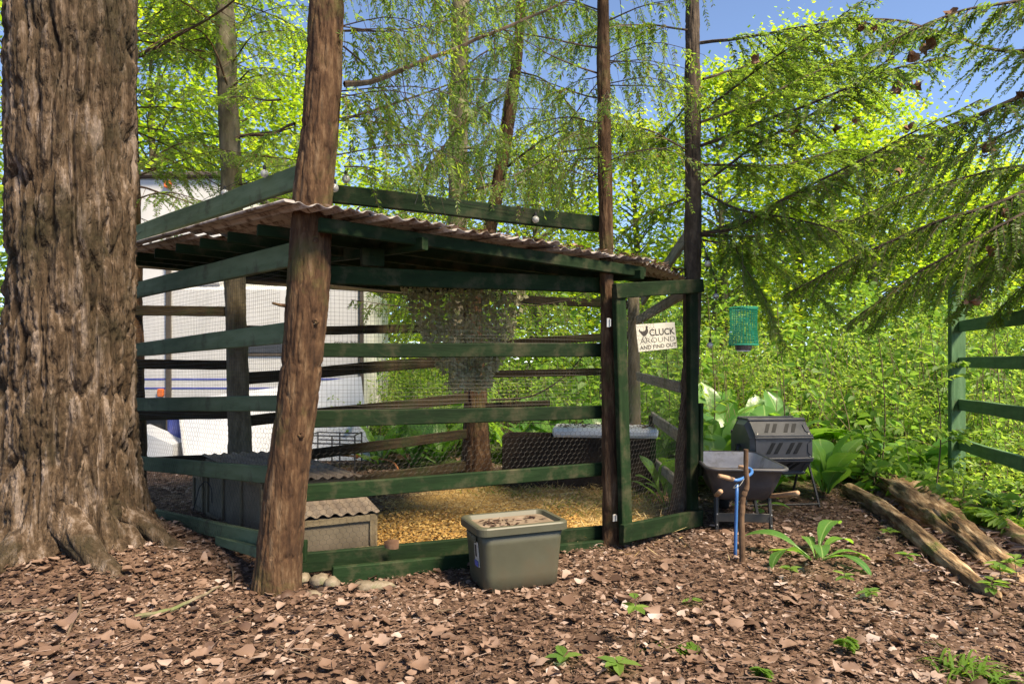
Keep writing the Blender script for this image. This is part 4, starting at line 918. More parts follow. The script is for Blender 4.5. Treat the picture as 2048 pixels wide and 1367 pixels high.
def fern(b, label, group, nf=7, L=.5, el=(25, 60), azr=None):
    b = np.array(b, float); root = thing('fern', tuple(b), label, 'fern', group)
    for k in range(nf):
        az = rng.uniform(0, 6.28) if azr is None else rng.uniform(*azr); e = math.radians(rng.uniform(*el)); l = L*rng.uniform(.7, 1.15); mb = MB()
        u = np.linspace(0, 1, 14); d = np.array([np.cos(az), np.sin(az), 0]); sd = np.array([-np.sin(az), np.cos(az), 0])
        c = b + d*np.cos(e)*l*u[:, None] + np.array([0, 0, 1])*(np.sin(e)*l*u - .55*l*u**2.2)[:, None]; mb.tube(c, [.003, .001], 3, caps=False)
        m = 16; f = np.linspace(.15, .98, m); q = np.stack([np.interp(f, u, c[:, j]) for j in range(3)], -1); w = l*.30*np.sin(np.pi*f**.75)+.01
        for sg in (-1, 1):
            dd = nz(sd*sg + d*.45 + np.array([0, 0, -.15])); nr = np.tile(np.array([0, 0, 1.]), (m, 1)) + rng.normal(0, .2, (m, 3))
            leaf_fold(mb, q, np.tile(dd, (m, 1)) + rng.normal(0, .12, (m, 3)), nr, w, w*.28 + .006, rng.uniform(0, 1, m), fold=.1, curl=.1)
        mb.build('frond', 'fern_leaf', root, rnd=True)
gf = 'ferns around the rotten logs and fence'
for px, py in ((1790, 960), (1840, 945), (1700, 955), (1890, 1000), (1960, 1010), (2020, 980), (1990, 1060), (1930, 960), (2040, 1080), (1745, 930)):
    fern(G(px, py, .03), 'bright green fern growing among the rotten logs by the fence', gf, 8, rng.uniform(.38, .55))
fern(G(1695, 1300), 'single upright little fern in the open leaf litter', None, 2, .20, (70, 85))
fern(G(1340, 1308), 'flattened dull fern frond lying on the leaf litter', None, 3, .26, (12, 24), (-.5, 2.6))
fern(G(1528, 1355), 'faint little fern at the very edge of the leaf litter', None, 2, .16, (65, 80))
fern(G(1900, 1295), 'wilted small fern near the grass tuft', None, 2, .22, (10, 25), (1.5, 3.5))
def sprig(b, label, h=.12, n=4, L=.09, spread=1, group=None):
    b = np.array(b, float); root = thing('seedling', tuple(b), label, 'seedling', group); sb = MB(); sb.tube([b - [0, 0, .01], b + [.01, 0, h*.5], b + [0, .01, h]], [.003, .002], 5); sb.build('stem', 'twig', root)
    for k in range(n):
        a = k*2*np.pi/n + rng.uniform(-.4, .4); m = MB(); d = np.array([[np.cos(a), np.sin(a), rng.uniform(-.15, .35)]])
        leaf_fold(m, (b + [0, 0, h*rng.uniform(.75, 1)])[None], d, np.array([[0, 0, 1.]]), np.array([L*rng.uniform(.8, 1.2)]), np.array([L*.55]), np.array([rng.uniform(.1, .7)]), fold=.12); m.build('leaf', 'herb_leaf', root, rnd=True)
sprig(G(1128, 1330), 'low green three-leaved seedling in the open litter', .04, 4, .10)
sprig(G(1235, 1345), 'green seedling with four broad leaves by a bare runner', .05, 5, .10)
sprig(G(1270, 1300), 'thin-stemmed seedling holding a flat pair of pale leaves', .27, 5, .09)
sprig(G(1385, 1208), 'tiny green seedling in litter in front of the forked stick tools', .04, 4, .07)
for px, py, nm in ((1690, 1180, 'beside the low narrow-leaved plant'), (1740, 1200, 'in the open litter before the thin log'), (1580, 1165, 'just below the low narrow-leaved plant'), (1815, 1130, 'against the thin log'), (1778, 1082, 'half way along the thin log')):
    sprig(G(px, py), 'leafy green seedling ' + nm, rng.uniform(.06, .14), 7, .075)
for px, py in ((2000, 1195), (2030, 1175), (1985, 1225)):
    sprig(G(px, py), 'reddish-stemmed leafy shoot at the end of the thin log', rng.uniform(.14, .24), 9, .08, group='shoots at the end of the thin log')
def tuft(b, label, n=70, L=(.16, .34)):
    b = np.array(b, float); root = thing('grass_tuft', tuple(b), label, 'grass'); mb = MB()
    for k in range(n):
        a = rng.normal(.2, 1.0); l = rng.uniform(*L); e = rng.uniform(.25, 1.0); d = np.array([np.cos(a), np.sin(a), 0])
        u = np.linspace(0, 1, 6)[:, None]; c = b + rng.normal(0, .05, 3)*[1, 1, 0] + d*l*np.cos(e)*u + np.array([0, 0, 1])*(l*np.sin(e)*u - l*.7*u**2)
        s = np.cross(d, [0, 0, 1])*.006; w = np.array([.6, 1, .95, .75, .45, .05])[:, None]
        mb.grid(np.stack([c - s*w, c + s*w], 1), rnd=rng.uniform(.3, 1))
    o = mb.build('blades', 'fern_leaf', root, rnd=True); tag(o, kind='stuff')
tuft(G(1925, 1345), 'arching tuft of bright green grass in the leaf litter')
tuft(G(1985, 1365), 'second arching tuft of bright grass beside the first', 30)

# ------------------------------------------------------------------ the chicken run
run = thing('chicken_run', (-.4, 5.2, 0), 'dark green railed chicken run with corrugated roof built between the trees', 'chicken run')
def rail(a, b, h, mat='green_paint', t=.045, ext=(0, 0), h1=None, nm='rail', warp=.004): return board(nm, a, b, h, t, mat, run, ext=ext, h1=h1, warp=warp)
DL, DR = 4.47, 5.44
for (xl, yl, xr, yr, h, h1) in ((665, 388, 1200, 449, .118, .125), (650, 549, 1205, 571, .12, .122), (645, 700, 1205, 700, .094, .108), (632, 838, 1205, 823, .112, .102),
                               (612, 985, 1205, 937, .110, .104), (600, 1126, 1205, 1064, .135, .108)):
    rail(P(xl, yl, DL), P(xr, yr, DR), h, ext=(.12, .04), h1=h1)
rail(P(664, 1152, 4.36), P(1205, 1096, 5.32), .125, h1=.13)
board('block', P(604, 1122, 4.37), P(604, 1080, 4.37), .055, .05, 'green_paint', run, up=(1, 0, 0))
for (xl, yl, xr, yr, h, h1) in ((258, 474, 590, 358, .150, .150), (258, 584, 580, 510, .14, .155), (262, 701, 568, 666, .12, .135), (265, 809, 548, 806, .12, .105),
                               (275, 925, 535, 948, .125, .115), (300, 1028, 515, 1076, .12, .11)):
    D1, D2 = np.interp([xl, xr], [250, 560], [6.5, 4.47]); rail(P(xl, yl, D1), P(xr, yr, D2), h, 'green_paint_lit', ext=(.25, .10 if yl != 809 else .36), h1=h1)
rail(P(445, 1082, 5.1), P(512, 1102, 4.62), .07, 'green_paint_lit', ext=(.1, .1))
# back of the run: old bare boards
for (xl, yl, Dl, xr, yr, Dr, h) in ((250, 622, 7.0, 478, 624, 7.32, .105), (250, 727, 7.0, 478, 729, 7.32, .10), (255, 832, 7.0, 480, 826, 7.32, .10), (262, 925, 7.0, 480, 918, 7.32, .10),
     (250, 524, 6.9, 600, 548, 7.6, .10), (490, 558, 7.40, 940, 588, 8.55, .11),
     (490, 660, 7.40, 940, 658, 8.5, .10), (490, 757, 7.40, 935, 719, 8.5, .13), (490, 842, 7.40, 935, 796, 8.5, .12), (490, 925, 7.40, 935, 866, 8.5, .12), (560, 985, 7.5, 935, 930, 8.5, .12),
     (962, 592, 8.55, 1275, 612, 8.1, .10), (962, 692, 8.55, 1275, 668, 8.1, .09), (962, 747, 8.55, 1275, 741, 8.1, .09), (962, 812, 8.55, 1100, 806, 8.3, .07)):
    rail(P(xl, yl, Dl), P(xr, yr, Dr), h, 'old_wood', .04, warp=.012, nm='back_rail')
pst = P(1272, 960, 8.1)
mb = MB(); mb.tube([(pst[0], pst[1], gz(pst[0], pst[1])-.05), (pst[0]-.02, pst[1], 1.0), (pst[0]-.03, pst[1], 2.3)], [.085, .075, .07], 10, n=10); mb.build('back_post', 'bark_grey', run, smooth=True)
# side toward the swamp
for (xl, yl, xr, yr, h, D2) in ((1276, 640, 1365, 588, .10, 6.3), (1278, 752, 1360, 775, .10, 6.3), (1306, 834, 1358, 870, .11, 6.3), (1306, 922, 1350, 962, .10, 6.3), (1285, 600, 1372, 478, .12, 6.25)):
    rail(P(xl, yl, 7.95), P(xr, yr, D2), h, 'grey_wood', .04, ext=(.02, .05), nm='side_rail', warp=.01)
board('side_post', P(1305, 985, 7.85), P(1302, 830, 7.85), .08, .05, 'green_paint', run, up=(0, 1, 0))
# gate
gate = holder('gate', P(1310, 1050, 5.6), run)
def sub(nm, a, b, h, t, up=(0, 0, 1), mat='green_paint'): return board(nm, a, b, h, t, mat, gate, up=up)
sub('gate_post', P(1252, 1086, 5.26), P(1237, 575, 5.26), .115, .05, up=(.75, .66, 0))
sub('gate_post', P(1385, 1052, 6.0), P(1384, 562, 6.0), .12, .05, up=(.75, .66, 0))
sub('top_rail', P(1229, 583, 5.20), P(1404, 570, 5.98), .118, .045)
sub('bottom_rail', P(1243, 1066, 5.18), P(1402, 1034, 5.95), .14, .045)
sub('gate_batten', P(1401, 950, 6.06), P(1401, 806, 6.06), .04, .04, up=(.75, .66, 0))
for (px, py, s) in ((1217, 645, .07), (1229, 1035, .055)):
    m = MB(); c = P(px, py, 5.245); R = frame3((0, 0, 1), (.3, -1, 0)); m.box(c, (s, .03, .006), R, ch=.002); m.box(c + [.012, -.004, 0], (s*.8, .008, .012), R); m.build('hinge', 'steel', gate)

# roof: corners
dv = np.array([-2.30, 2.28, .12])
F1 = P(606, 430, 4.08); F2 = P(1288, 532, 5.46)
def RP(s_, t_, dz=0): return F1*(1-s_) + F2*s_ + dv*t_ + np.array([0, 0, dz])
roof = holder('roof', RP(.5, .5), run)
board('fascia', RP(.035, 0.0, -.045) , RP(1.0, 0.0, -.05), .085, .045, 'green_paint', roof)
for i, t in enumerate((.13, .27, .42, .57, .72, .86, .985)):
    board('purlin', RP(-.03, t, -.062), RP(.985, t, -.062), .075, .045, 'green_paint', roof)
wdir = nz(np.array([-2.30, 2.28, .10]))
A0 = P(850, 486, 4.40); board('rafter', A0, A0 + wdir*3.0, .085, .05, 'green_paint', roof)
B0 = P(1285, 541, 5.36); board('rafter', B0 + np.array([0, 0, -.03]), B0 + wdir*2.9 + np.array([0, 0, -.03]), .075, .05, 'green_paint', roof)
board('block', P(745, 532, 4.62), P(745, 497, 4.62), .16, .05, 'green_paint', roof, up=(1, .5, 0))
def sheet(s0, s1, t0, t1, dz, tilt, waves, amp=.012, nm='roof_sheet', mat='sheet_grey', fn=RP, parent=None):
    n = waves*8 + 1; a = np.linspace(0, 1, n); u = s0 + (s1-s0)*a; m = 7; tt = np.linspace(0, 1, m)
    V = np.zeros((2*m, n, 3)); jag = .012*vn(a*waves*2.1 + s0*50, .5)
    for k, t in enumerate(tt):
        te = t0 + (t1-t0)*t + (jag if k in (0, m-1) else 0)
        base = np.stack([fn(x, y_) for x, y_ in zip(u, te + 0*u)])
        base[:, 2] += dz + tilt*a + amp*np.sin(a*waves*2*np.pi) + .004*vn(a*3 + s0*9, t*3.)
        V[k] = base; V[2*m-1-k] = base - [0, 0, .005]
    mb = MB(); Vc = np.concatenate([V, V[:1]]); mb.grid(Vc)
    for col in (0, n-1):
        pass
    return mb.build(nm, mat, parent or roof, smooth=True)
ed = np.linspace(-.03, 1.0, 7)
for i in range(6):
    sheet(ed[i]-.008, ed[i+1]+.012, -.035 + rng.uniform(-.02, .02), .50 + rng.uniform(-.01, .02), .030 + .006*(i % 2) + (.012 if i == 0 else 0), .018, 5)
    sheet(ed[i]-.008, ed[i+1]+.012, .47, 1.03 + rng.uniform(-.02, .02), .016 + .006*(i % 2), .014, 5)
board('edge_strip', RP(-.045, -.03, .045), RP(-.045, 1.03, .035), .018, .07, 'sheet_grey', roof, warp=.01)
# small roof over the gate corner
E = [P(1262, 531, 5.55), P(1368, 556, 6.15), P(1180, 560, 8.0), P(1330, 585, 8.0)]
def EP(s_, t_, dz=0): return (E[0]*(1-s_) + E[1]*s_)*(1-t_) + (E[2]*(1-s_) + E[3]*s_)*t_ + np.array([0, 0, dz])
for i in range(3):
    sheet(i/3 - .02, (i+1)/3 + .02, -.05 - .02*(i % 2), .55, .02 + .014*(2-i), -.012, 4, fn=EP, amp=.014)
board('purlin', EP(0, .3, -.03), EP(1, .3, -.03), .07, .045, 'green_paint', roof)
# leaf debris lying on the roof
mb = MB(); n = 2600; s_ = rng.uniform(0, 1, n); t_ = np.abs(rng.normal(0, .2, n)) - .03; pos = np.stack([RP(a, b, .052) for a, b in zip(s_, t_)]); pos[:, 2] += rng.uniform(0, .022, n)
n2 = 500; p2 = np.stack([EP(a, b, .05) for a, b in zip(rng.uniform(0, 1, n2), np.abs(rng.normal(0, .15, n2)) - .04)]); p2[:, 2] += rng.uniform(0, .03, n2); pos = np.r_[pos, p2]; n = len(pos)
a = rng.uniform(0, 6.28, n); L = rng.uniform(.02, .07, n)
leaf_quads(mb, pos, np.stack([np.cos(a), np.sin(a), rng.normal(0, .3, n)], -1), np.stack([rng.normal(0, .5, n), rng.normal(0, .5, n), 1+0*a], -1), L, L*rng.uniform(.1, .6, n), rng.uniform(0, .8, n), at=.5)
tag(mb.build('leaf_debris', 'litter_leaf', roof, rnd=True), kind='stuff')

# wire netting
def net(a, b, z0, z1, kind, nm='netting', cell=.027, r=.0009, par=None, zb=None):
    """a,b: ground points of the panel; z0/z1 heights at a and b"""
    a = np.asarray(a, float); b = np.asarray(b, float); L = np.linalg.norm((b-a)[:2]); mb = MB()
    za = np.atleast_1d(z0)*np.ones(2); zb_ = np.atleast_1d(z1)*np.ones(2); H = (zb_ - za).mean()
    nrm = nz(np.array([-(b-a)[1], (b-a)[0], 0]))
    def W(u, v):
        u = np.asarray(u, float); v = np.asarray(v, float); p = a[:2]*(1-u)[..., None] + b[:2]*u[..., None]
        z = (za[0]*(1-u) + za[1]*u)*(1-v) + (zb_[0]*(1-u) + zb_[1]*u)*v
        p = np.concatenate([p, z[..., None]], -1); return p + nrm*(.012*fbm(u*L*2.2 + z0_seed, v*H*2.2, 3, 2))[..., None]
    z0_seed = float(a[0]*7)
    def seg(A, B):
        d = nz(B-A); s1 = nz(np.cross(d, np.tile(nrm, (len(d), 1)))); m = len(A); V = []
        for th in (0, 2.094, 4.189):
            o = r*(np.cos(th)*s1 + np.sin(th)*nrm); V += [A+o, B+o]
        V = np.stack(V, 1).reshape(-1, 3); o = np.arange(m)[:, None]*6; q = np.concatenate([o+np.array([[0, 1, 3, 2]]), o+np.array([[2, 3, 5, 4]]), o+np.array([[4, 5, 1, 0]])]); mb.add(V, [q])
    if kind == 'square':
        nu, nv = int(L/cell), int(H/cell); us = np.linspace(0, 1, nu); vs = np.linspace(0, 1, nv); k = 14
        for arr, fl in ((us, 0), (vs, 1)):
            for w in arr:
                t = np.linspace(0, 1, k); pts = W(np.full(k, w) + .15/nu*vn(t*5, w*90), t) if not fl else W(t, np.full(k, w) + .2/nv*vn(t*6, w*90))
                seg(pts[:-1], pts[1:])
    else:
        dx, dy = cell, cell*.78; nx, ny = int(L/dx), int(H/dy); I, J = np.meshgrid(np.arange(nx), np.arange(ny)); I = I.ravel(); J = J.ravel()
        ox = np.where(J % 2 == 0, 0, .5); sx = rng.normal(0, .09, (nx+3, ny+3))
        def U(i, j): return np.clip((i + .06*vn(i*1.3, j*1.7))*dx/L, 0, 1)
        def Vv(j, i): return np.clip((j + .06*vn(i*1.1+40, j*1.9))*dy/H, 0, 1)
        def pt(i, j): return W(U(i, j), Vv(j, i))
        # each cell: slanted top pair and a vertical
        c = pt(I + ox, J + .0); l = pt(I + ox - .5, J + .36); rr = pt(I + ox + .5, J + .36); up = pt(I + ox + .5, J + 1.0)
        seg(c, l); seg(c, rr); seg(rr, up)
    o = mb.build(nm, 'wire', par or run); tag(o, kind='stuff'); return o
pa, pb = P(585, 700, 4.53), P(1212, 700, 5.50)
net(pa, pb, .98, 1.98, 'square'); net(pa, pb, .10, 1.0, 'hex', cell=.044)
la, lb_ = P(230, 700, 6.62), P(560, 700, 4.55)
net(la, lb_, (.95, 1.05), (2.05, 2.1), 'square'); net(la, lb_, (.05, .12), (.97, 1.07), 'hex', cell=.044)
net(P(1252, 700, 5.27), P(1372, 700, 6.03), .14, 1.95, 'hex', cell=.046, par=gate)
net(P(965, 700, 8.62), P(1275, 700, 8.2), .05, .75, 'hex', cell=.055); net(P(500, 700, 7.45), P(940, 700, 8.6), .05, .75, 'hex', cell=.055)
net(P(1372, 700, 6.2), P(1306, 700, 7.9), .05, 1.9, 'hex', cell=.055)
# camouflage netting hung inside
def camo():
    mb = MB(); n = 2300; u = rng.uniform(-1, 1, n); v = rng.uniform(0, 1, n)**.9
    cx = 925 + 15*v; hw = np.interp(v, [0, .3, .7, 1], [130, 110, 70, 36]); px = cx + u*hw; py = 572 + v*205 - 18*u*u*(1-v)
    keep = vn(px*.02, py*.02, 2) > -.72; px, py, u, v = px[keep], py[keep], u[keep], v[keep]; n = len(px)
    D = 6.6 + .12*np.sin(u*5) + .1*vn(px*.03, py*.03, 8); pos = np.stack([(px-CX)/F*D, D, CAMZ - (py-HZ)/F*D], -1)
    a = rng.uniform(0, 6.28, n); d = np.stack([np.cos(a), rng.normal(0, .4, n), np.sin(a)], -1); nr = np.stack([rng.normal(0, .5, n), -np.ones(n), rng.normal(0, .5, n)], -1)
    L = rng.uniform(.03, .065, n); root = thing('camouflage_net', tuple(pos.mean(0)), 'olive camouflage netting draped from the roof inside the run', 'netting')
    leaf_quads(mb, pos, d, nr, L, L*.7, np.clip(rng.uniform(0, 1, n), 0, 1)); tag(mb.build('scrim_leaves', 'camo_cloth', root, rnd=True), kind='stuff')
    cb = MB()
    for k in range(22):
        uu = -1 + 2*k/21; vs = np.linspace(-.02, 1, 9); hwk = np.interp(vs, [0, .3, .7, 1], [130, 110, 70, 36]); q = []
        for vv, h in zip(vs, hwk): q.append(P(925 + 15*vv + uu*h, 566 + vv*210 - 18*uu*uu*(1-vv), 6.62 + .12*np.sin(uu*5)))
        cb.tube(q, .0018, 3, caps=False)
    for k in range(16):
        vv = k/15; h = np.interp(vv, [0, .3, .7, 1], [130, 110, 70, 36]); q = [P(925 + 15*vv + uu*h, 570 + vv*205 - 18*uu*uu*(1-vv), 6.62 + .12*np.sin(uu*5)) for uu in np.linspace(-1, 1, 9)]; cb.tube(q, .0018, 3, caps=False)
    tag(cb.build('cord_mesh', 'old_wood', root), kind='stuff')
camo()

# ------------------------------------------------------------------ hutches inside the run
def hutch(label, corner, ax, ay, h0, h1, waves, name='hutch', trim=.045, mids=(.5,)):
    """corner: near ground corner; ax, ay: the two floor edges (vectors); h0 near-edge height, h1 far height along ay"""
    c = np.asarray(corner, float); ax = np.asarray(ax, float); ay = np.asarray(ay, float); root = thing(name, tuple(c), label, 'hutch')
    z = np.array([0, 0, 1.]); cor = [c, c+ax, c+ax+ay, c+ay]; hs = [h0, h0, h1, h1]
    for i in range(4):
        a, b = cor[i], cor[(i+1) % 4]; ha, hb = hs[i], hs[(i+1) % 4]; n = nz(np.cross(b-a, z)); m = MB()
        V = np.array([a, b, b+z*hb, a+z*ha]); W = V - n*.012; q = np.array([[0, 1, 2, 3], [7, 6, 5, 4], [0, 4, 5, 1], [1, 5, 6, 2], [2, 6, 7, 3], [3, 7, 4, 0]])
        m.add(np.r_[V, W], [q]); m.build('panel', 'hutch_panel', root)
        o = n*.010; L = np.linalg.norm(b-a); d = nz(b-a)
        board('batten', a + o + d*trim/2, a + o + d*trim/2 + z*ha, trim, .018, 'hutch_trim', root, up=tuple(d))
        board('batten', b + o - d*trim/2, b + o - d*trim/2 + z*hb, trim, .018, 'hutch_trim', root, up=tuple(d))
        for fm in (mids if L > .9 else ()):
            board('batten', a + o + d*L*fm, a + o + d*L*fm + z*(ha + (hb-ha)*fm - trim), trim*.8, .018, 'hutch_trim', root, up=tuple(d))
        board('top_trim', a + o + d*trim + z*(ha-trim/2), b + o - d*trim + z*(hb-trim/2), trim, .017, 'hutch_trim', root)
        board('base_trim', a + o + d*trim + z*(trim/2+.005), b + o - d*trim + z*(trim/2+.005), trim, .017, 'hutch_trim', root)
    def HP(s_, t_, dz=0): return c + ax*s_ + ay*t_ + z*(h0 + (h1-h0)*t_ + .012)
    sheet(-.045, 1.045, -.05, 1.04, .014, 0, waves, amp=.011, nm='roof_sheet', mat='sheet_brown', fn=HP, parent=root)
    return root
hc = np.array([-1.89, 5.20, 0.02])
hutch('large brown panelled hutch with a ridged roof inside the run', hc, (.62, .28, 0), (-.92, 1.10, 0), .50, .535, 9, mids=(.33, .66))
hutch('small brown nest box with a ridged roof by the near corner of the run', (-1.60, 4.80, .03), (.58, .29, 0), (-.16, .22, 0), .285, .36, 8)
hutch('low narrow box attached behind the large hutch', (-2.87, 6.36, .02), (.55, .27, 0), (-.22, .28, 0), .36, .36, 7)
m = MB(); m.tube([P(398, 975, 5.9), P(392, 1000, 5.85), P(386, 1022, 5.82)], [.004, .004], 5, n=8); m.tube([P(398, 975, 5.9), P(410, 962, 5.86), P(422, 975, 5.8), P(424, 1005, 5.78)], [.004, .004], 5, n=10)
tag(m.build('cable', 'cable', None), 'thin black cable looped down the side of the large hutch', 'cable')

# dark wire-fronted box with a white lid at the back of the run
lb0 = P(1005, 955, 7.75); lb1 = P(1300, 965, 7.55); lb0[2] = lb1[2] = .02
bx = thing('brooder_box', tuple((lb0+lb1)/2), 'dark low box with a white plastic lid at the back of the run', 'box')
d = lb1 - lb0; n = nz(np.array([-d[1], d[0], 0])); hh = .58; z = np.array([0, 0, 1.])
def slab(nm, a, b, h, t, mat, root, z0=0): return board(nm, a + z*(z0 + h/2), b + z*(z0 + h/2), h, t, mat, root)
slab('front_panel', lb0, lb1, hh, .02, 'soil', bx); slab('side_panel', lb0 + n*.02, lb0 + n*.45, hh, .02, 'soil', bx); slab('side_panel', lb1 + n*.02, lb1 + n*.45, hh, .02, 'soil', bx); slab('rear_panel', lb0 + n*.47, lb1 + n*.47, hh, .02, 'soil', bx)
slab('post', lb1 - n*.03, lb1 - n*.03 + nz(d)*.06, hh+.02, .05, 'green_paint', bx); 
a = lb0 + d*.34 - n*.06; b = lb1 + nz(d)*.10 - n*.06
m = MB(); mid = (a+b)/2 + n*.27 + z*(hh+.055); m.box(mid, (np.linalg.norm(b-a), .62, .10), frame3(b-a), ch=.03); m.build('lid', 'panel_white', bx)
m = MB(); k = 300; q = a + (b-a)*rng.uniform(.05, 1, k)[:, None] + n*rng.uniform(.05, .5, k)[:, None] + z*(hh + .112); aa = rng.uniform(0, 6.28, k)
leaf_quads(m, q, np.stack([np.cos(aa), np.sin(aa), rng.normal(0, .2, k)], -1), np.tile([0, 0, 1.], (k, 1)) + rng.normal(0, .4, (k, 3)), rng.uniform(.02, .06, k), rng.uniform(.006, .03, k), rng.uniform(0, .6, k))
tag(m.build('leaf_debris', 'litter_leaf', bx, rnd=True), kind='stuff')

# ------------------------------------------------------------------ storage tote
def rrect(hx, hy, r, k=6):
    p = []
    for cx, cy, a0 in ((hx-r, hy-r, 0), (-hx+r, hy-r, 90), (-hx+r, -hy+r, 180), (hx-r, -hy+r, 270)):
        for i in range(k+1):
            a = math.radians(a0 + 90*i/k); p.append((cx + r*math.cos(a), cy + r*math.sin(a)))
    return np.array(p)
def loft(mb, rings, cap0=True, cap1=True, M=None):
    """rings: list of (poly2d, z)"""
    n = len(rings[0][0]); V = np.concatenate([np.c_[p, np.full(n, zz)] for p, zz in rings])
    j = np.arange(n)[None]; i = np.arange(len(rings)-1)[:, None]*n; q = np.stack([i+j, i+(j+1) % n, i+n+(j+1) % n, i+n+j], -1).reshape(-1, 4); fs = [q]
    if cap0: fs.append(np.arange(n)[::-1][None])
    if cap1: fs.append((np.arange(n) + (len(rings)-1)*n)[None])
    mb.add(V, fs)
n0 = G(965, 1192); n1 = G(1140, 1168); ax = nz((n1-n0)*[1, 1, 0]); ay = np.array([-ax[1], ax[0], 0]); LX, LY, TH = .60, .41, .42
cen = n0 + ax*(LX*.5-.01) + ay*(LY*.5); cen[2] = gz(cen[0], cen[1]) + .012
tote = thing('storage_tote', tuple(cen), 'olive grey plastic storage tote with a dirty sunken lid in front of the run', 'tote')
TR = np.stack([ax, ay, [0, 0, 1]], 1); TM = mat4(TR, cen)
mb = MB(); R = []
for zz, g in ((0, -.012), (.012, 0), (.10, .006), (.20, .013), (.30, .020), (TH-.055, .026)): R.append((rrect(LX/2 - .045 + g, LY/2 - .035 + g, .055), zz))
loft(mb, R); mb.build('tub', 'tote_plastic', tote, smooth=False, M=TM)
for p in tote.children[0].data.polygons: p.use_smooth = abs(p.normal.z) < .9
mb = MB(); hx, hy = LX/2 + .012, LY/2 + .010
loft(mb, [(rrect(hx-.012, hy-.012, .06), TH-.058), (rrect(hx, hy, .065), TH-.054), (rrect(hx, hy, .065), TH-.012), (rrect(hx-.006, hy-.006, .062), TH-.004), (rrect(hx-.016, hy-.016, .055), TH), (rrect(hx-.036, hy-.036, .045), TH-.003), (rrect(hx-.05, hy-.05, .04), TH-.03)], cap0=True, cap1=False)
lid = mb.build('lid', 'tote_plastic', tote, M=TM)
mb = MB(); loft(mb, [(rrect(hx-.048, hy-.048, .04), TH-.034), (rrect(hx-.049, hy-.049, .04), TH-.029)]); mb.build('lid_grime', 'tote_dirt', lid, M=TM)
mb = MB(); k = 60; q = np.c_[rng.uniform(-.2, .2, k), rng.uniform(-.12, .12, k), np.full(k, TH-.024)]; aa = rng.uniform(0, 6.28, k); L_ = rng.uniform(.02, .07, k)
leaf_fold(mb, q, np.stack([np.cos(aa), np.sin(aa), rng.uniform(0, .2, k)], -1), np.tile([0, 0, 1.], (k, 1)) + rng.normal(0, .3, (k, 3)), L_, L_*rng.uniform(.12, .4, k), rng.uniform(0, .5, k), fold=.2); tag(mb.build('leaf_debris', 'litter_leaf', lid, rnd=True, M=TM), kind='stuff')
mb = MB(); mb.box((-LX/2+.006, 0, TH-.095), (.03, .16, .05), ch=.01); mb.build('handle', 'tote_plastic', tote, M=TM)
mb = MB(); mb.box((-LX/2+.026, -.052, .225), (.003, .075, .16), frame3((1, 0, .085))); st = mb.build('sticker', 'sign_face', tote, M=TM)
mb = MB(); mb.box((-LX/2+.0235, -.052, .165), (.003, .060, .036), frame3((1, 0, .085))); mb.build('sticker_print', 'blue_sheet', st, M=TM)
mb = MB(); mb.box((-LX/2+.0215, -.045, .245), (.003, .025, .075), frame3((1, 0, .085))); mb.build('sticker_print', 'sign_ink', st, M=TM)

# ------------------------------------------------------------------ wheelbarrow
wo_ = np.array([1.98, 5.92, 0.]); wf = nz(np.array([.10, .99, 0])); wr = np.array([wf[1], -wf[0], 0])     # forward = away from camera
WMx = mat4(np.stack([wr, wf, [0, 0, 1]], 1), wo_ + np.array([0, 0, gz(wo_[0], wo_[1])]))
barrow = thing('wheelbarrow', tuple(wo_), 'grey plastic wheelbarrow with wooden handles parked beside the gate', 'wheelbarrow')
def trap(w0, w1, y0, y1, r=.07, k=6):
    p = rrect(.5, .5, .14, k); out = []
    for x, y in p:
        t = y + .5; out.append((x*(w0*(1-t) + w1*t), y0 + (y1-y0)*t))
    return np.array(out)
mb = MB()
loft(mb, [(trap(.40, .34, -.10, .42), .275), (trap(.47, .42, -.16, .52), .31), (trap(.56, .52, -.24, .66), .44), (trap(.64, .60, -.30, .78), .575), (trap(.675, .64, -.325, .805), .578), (trap(.69, .655, -.335, .82), .570),
          (trap(.69, .655, -.335, .82), .556), (trap(.675, .64, -.325, .805), .550)], cap1=False)
loft(mb, [(trap(.635, .595, -.297, .775), .5735), (trap(.66, .62, -.312, .79), .5795)], cap0=False, cap1=False)
o = mb.build('tray', 'barrow_plastic', barrow, M=WMx, smooth=True)
for p in o.data.polygons: p.use_smooth = len(p.vertices) == 4
mb = MB(); loft(mb, [(trap(.635, .595, -.297, .775), .572), (trap(.55, .51, -.235, .65), .44), (trap(.46, .41, -.155, .51), .322), (trap(.38, .33, -.09, .41), .29)], cap0=False, cap1=True)
ol = mb.build('tray_inside', 'barrow_glare', barrow, M=WMx, smooth=True)
for sx in (-1, 1):
    mb = MB(); mb.tube([(sx*.06, .80, .20), (sx*.17, .2, .262), (sx*.235, -.2, .335), (sx*.29, -.62, .44)], [.019, .019, .019, .020], 8, n=9); hd = mb.build('handle', 'handle_wood', barrow, M=WMx, smooth=True)
    mb = MB(); mb.tube([(sx*.215, -.10, .30), (sx*.222, -.12, .15), (sx*.225, -.13, .0)], [.016, .016, .016], 6); mb.tube([(sx*.225, -.13, .008), (sx*.19, .12, .008)], [.016, .014], 6); mb.tube([(sx*.19, .12, .008), (sx*.17, .22, .25)], [.014, .014], 6); mb.build('leg', 'black_metal', barrow, M=WMx)
    for zz in (.07, .16):
        mb = MB(); mb.lathe([(0, 0), (.008, 0), (.006, .006), (0, .007)], k=6); V = mb.v[0][:, [0, 2, 1]]*[1, -1, 1] + np.array([sx*.223, -.146, zz]); mb.v[0] = V; mb.build('bolt', 'steel', barrow, M=WMx)
mb = MB(); mb.box((0, -.125, .13), (.44, .012, .075), ch=.003); mb.build('leg_brace', 'black_metal', barrow, M=WMx)
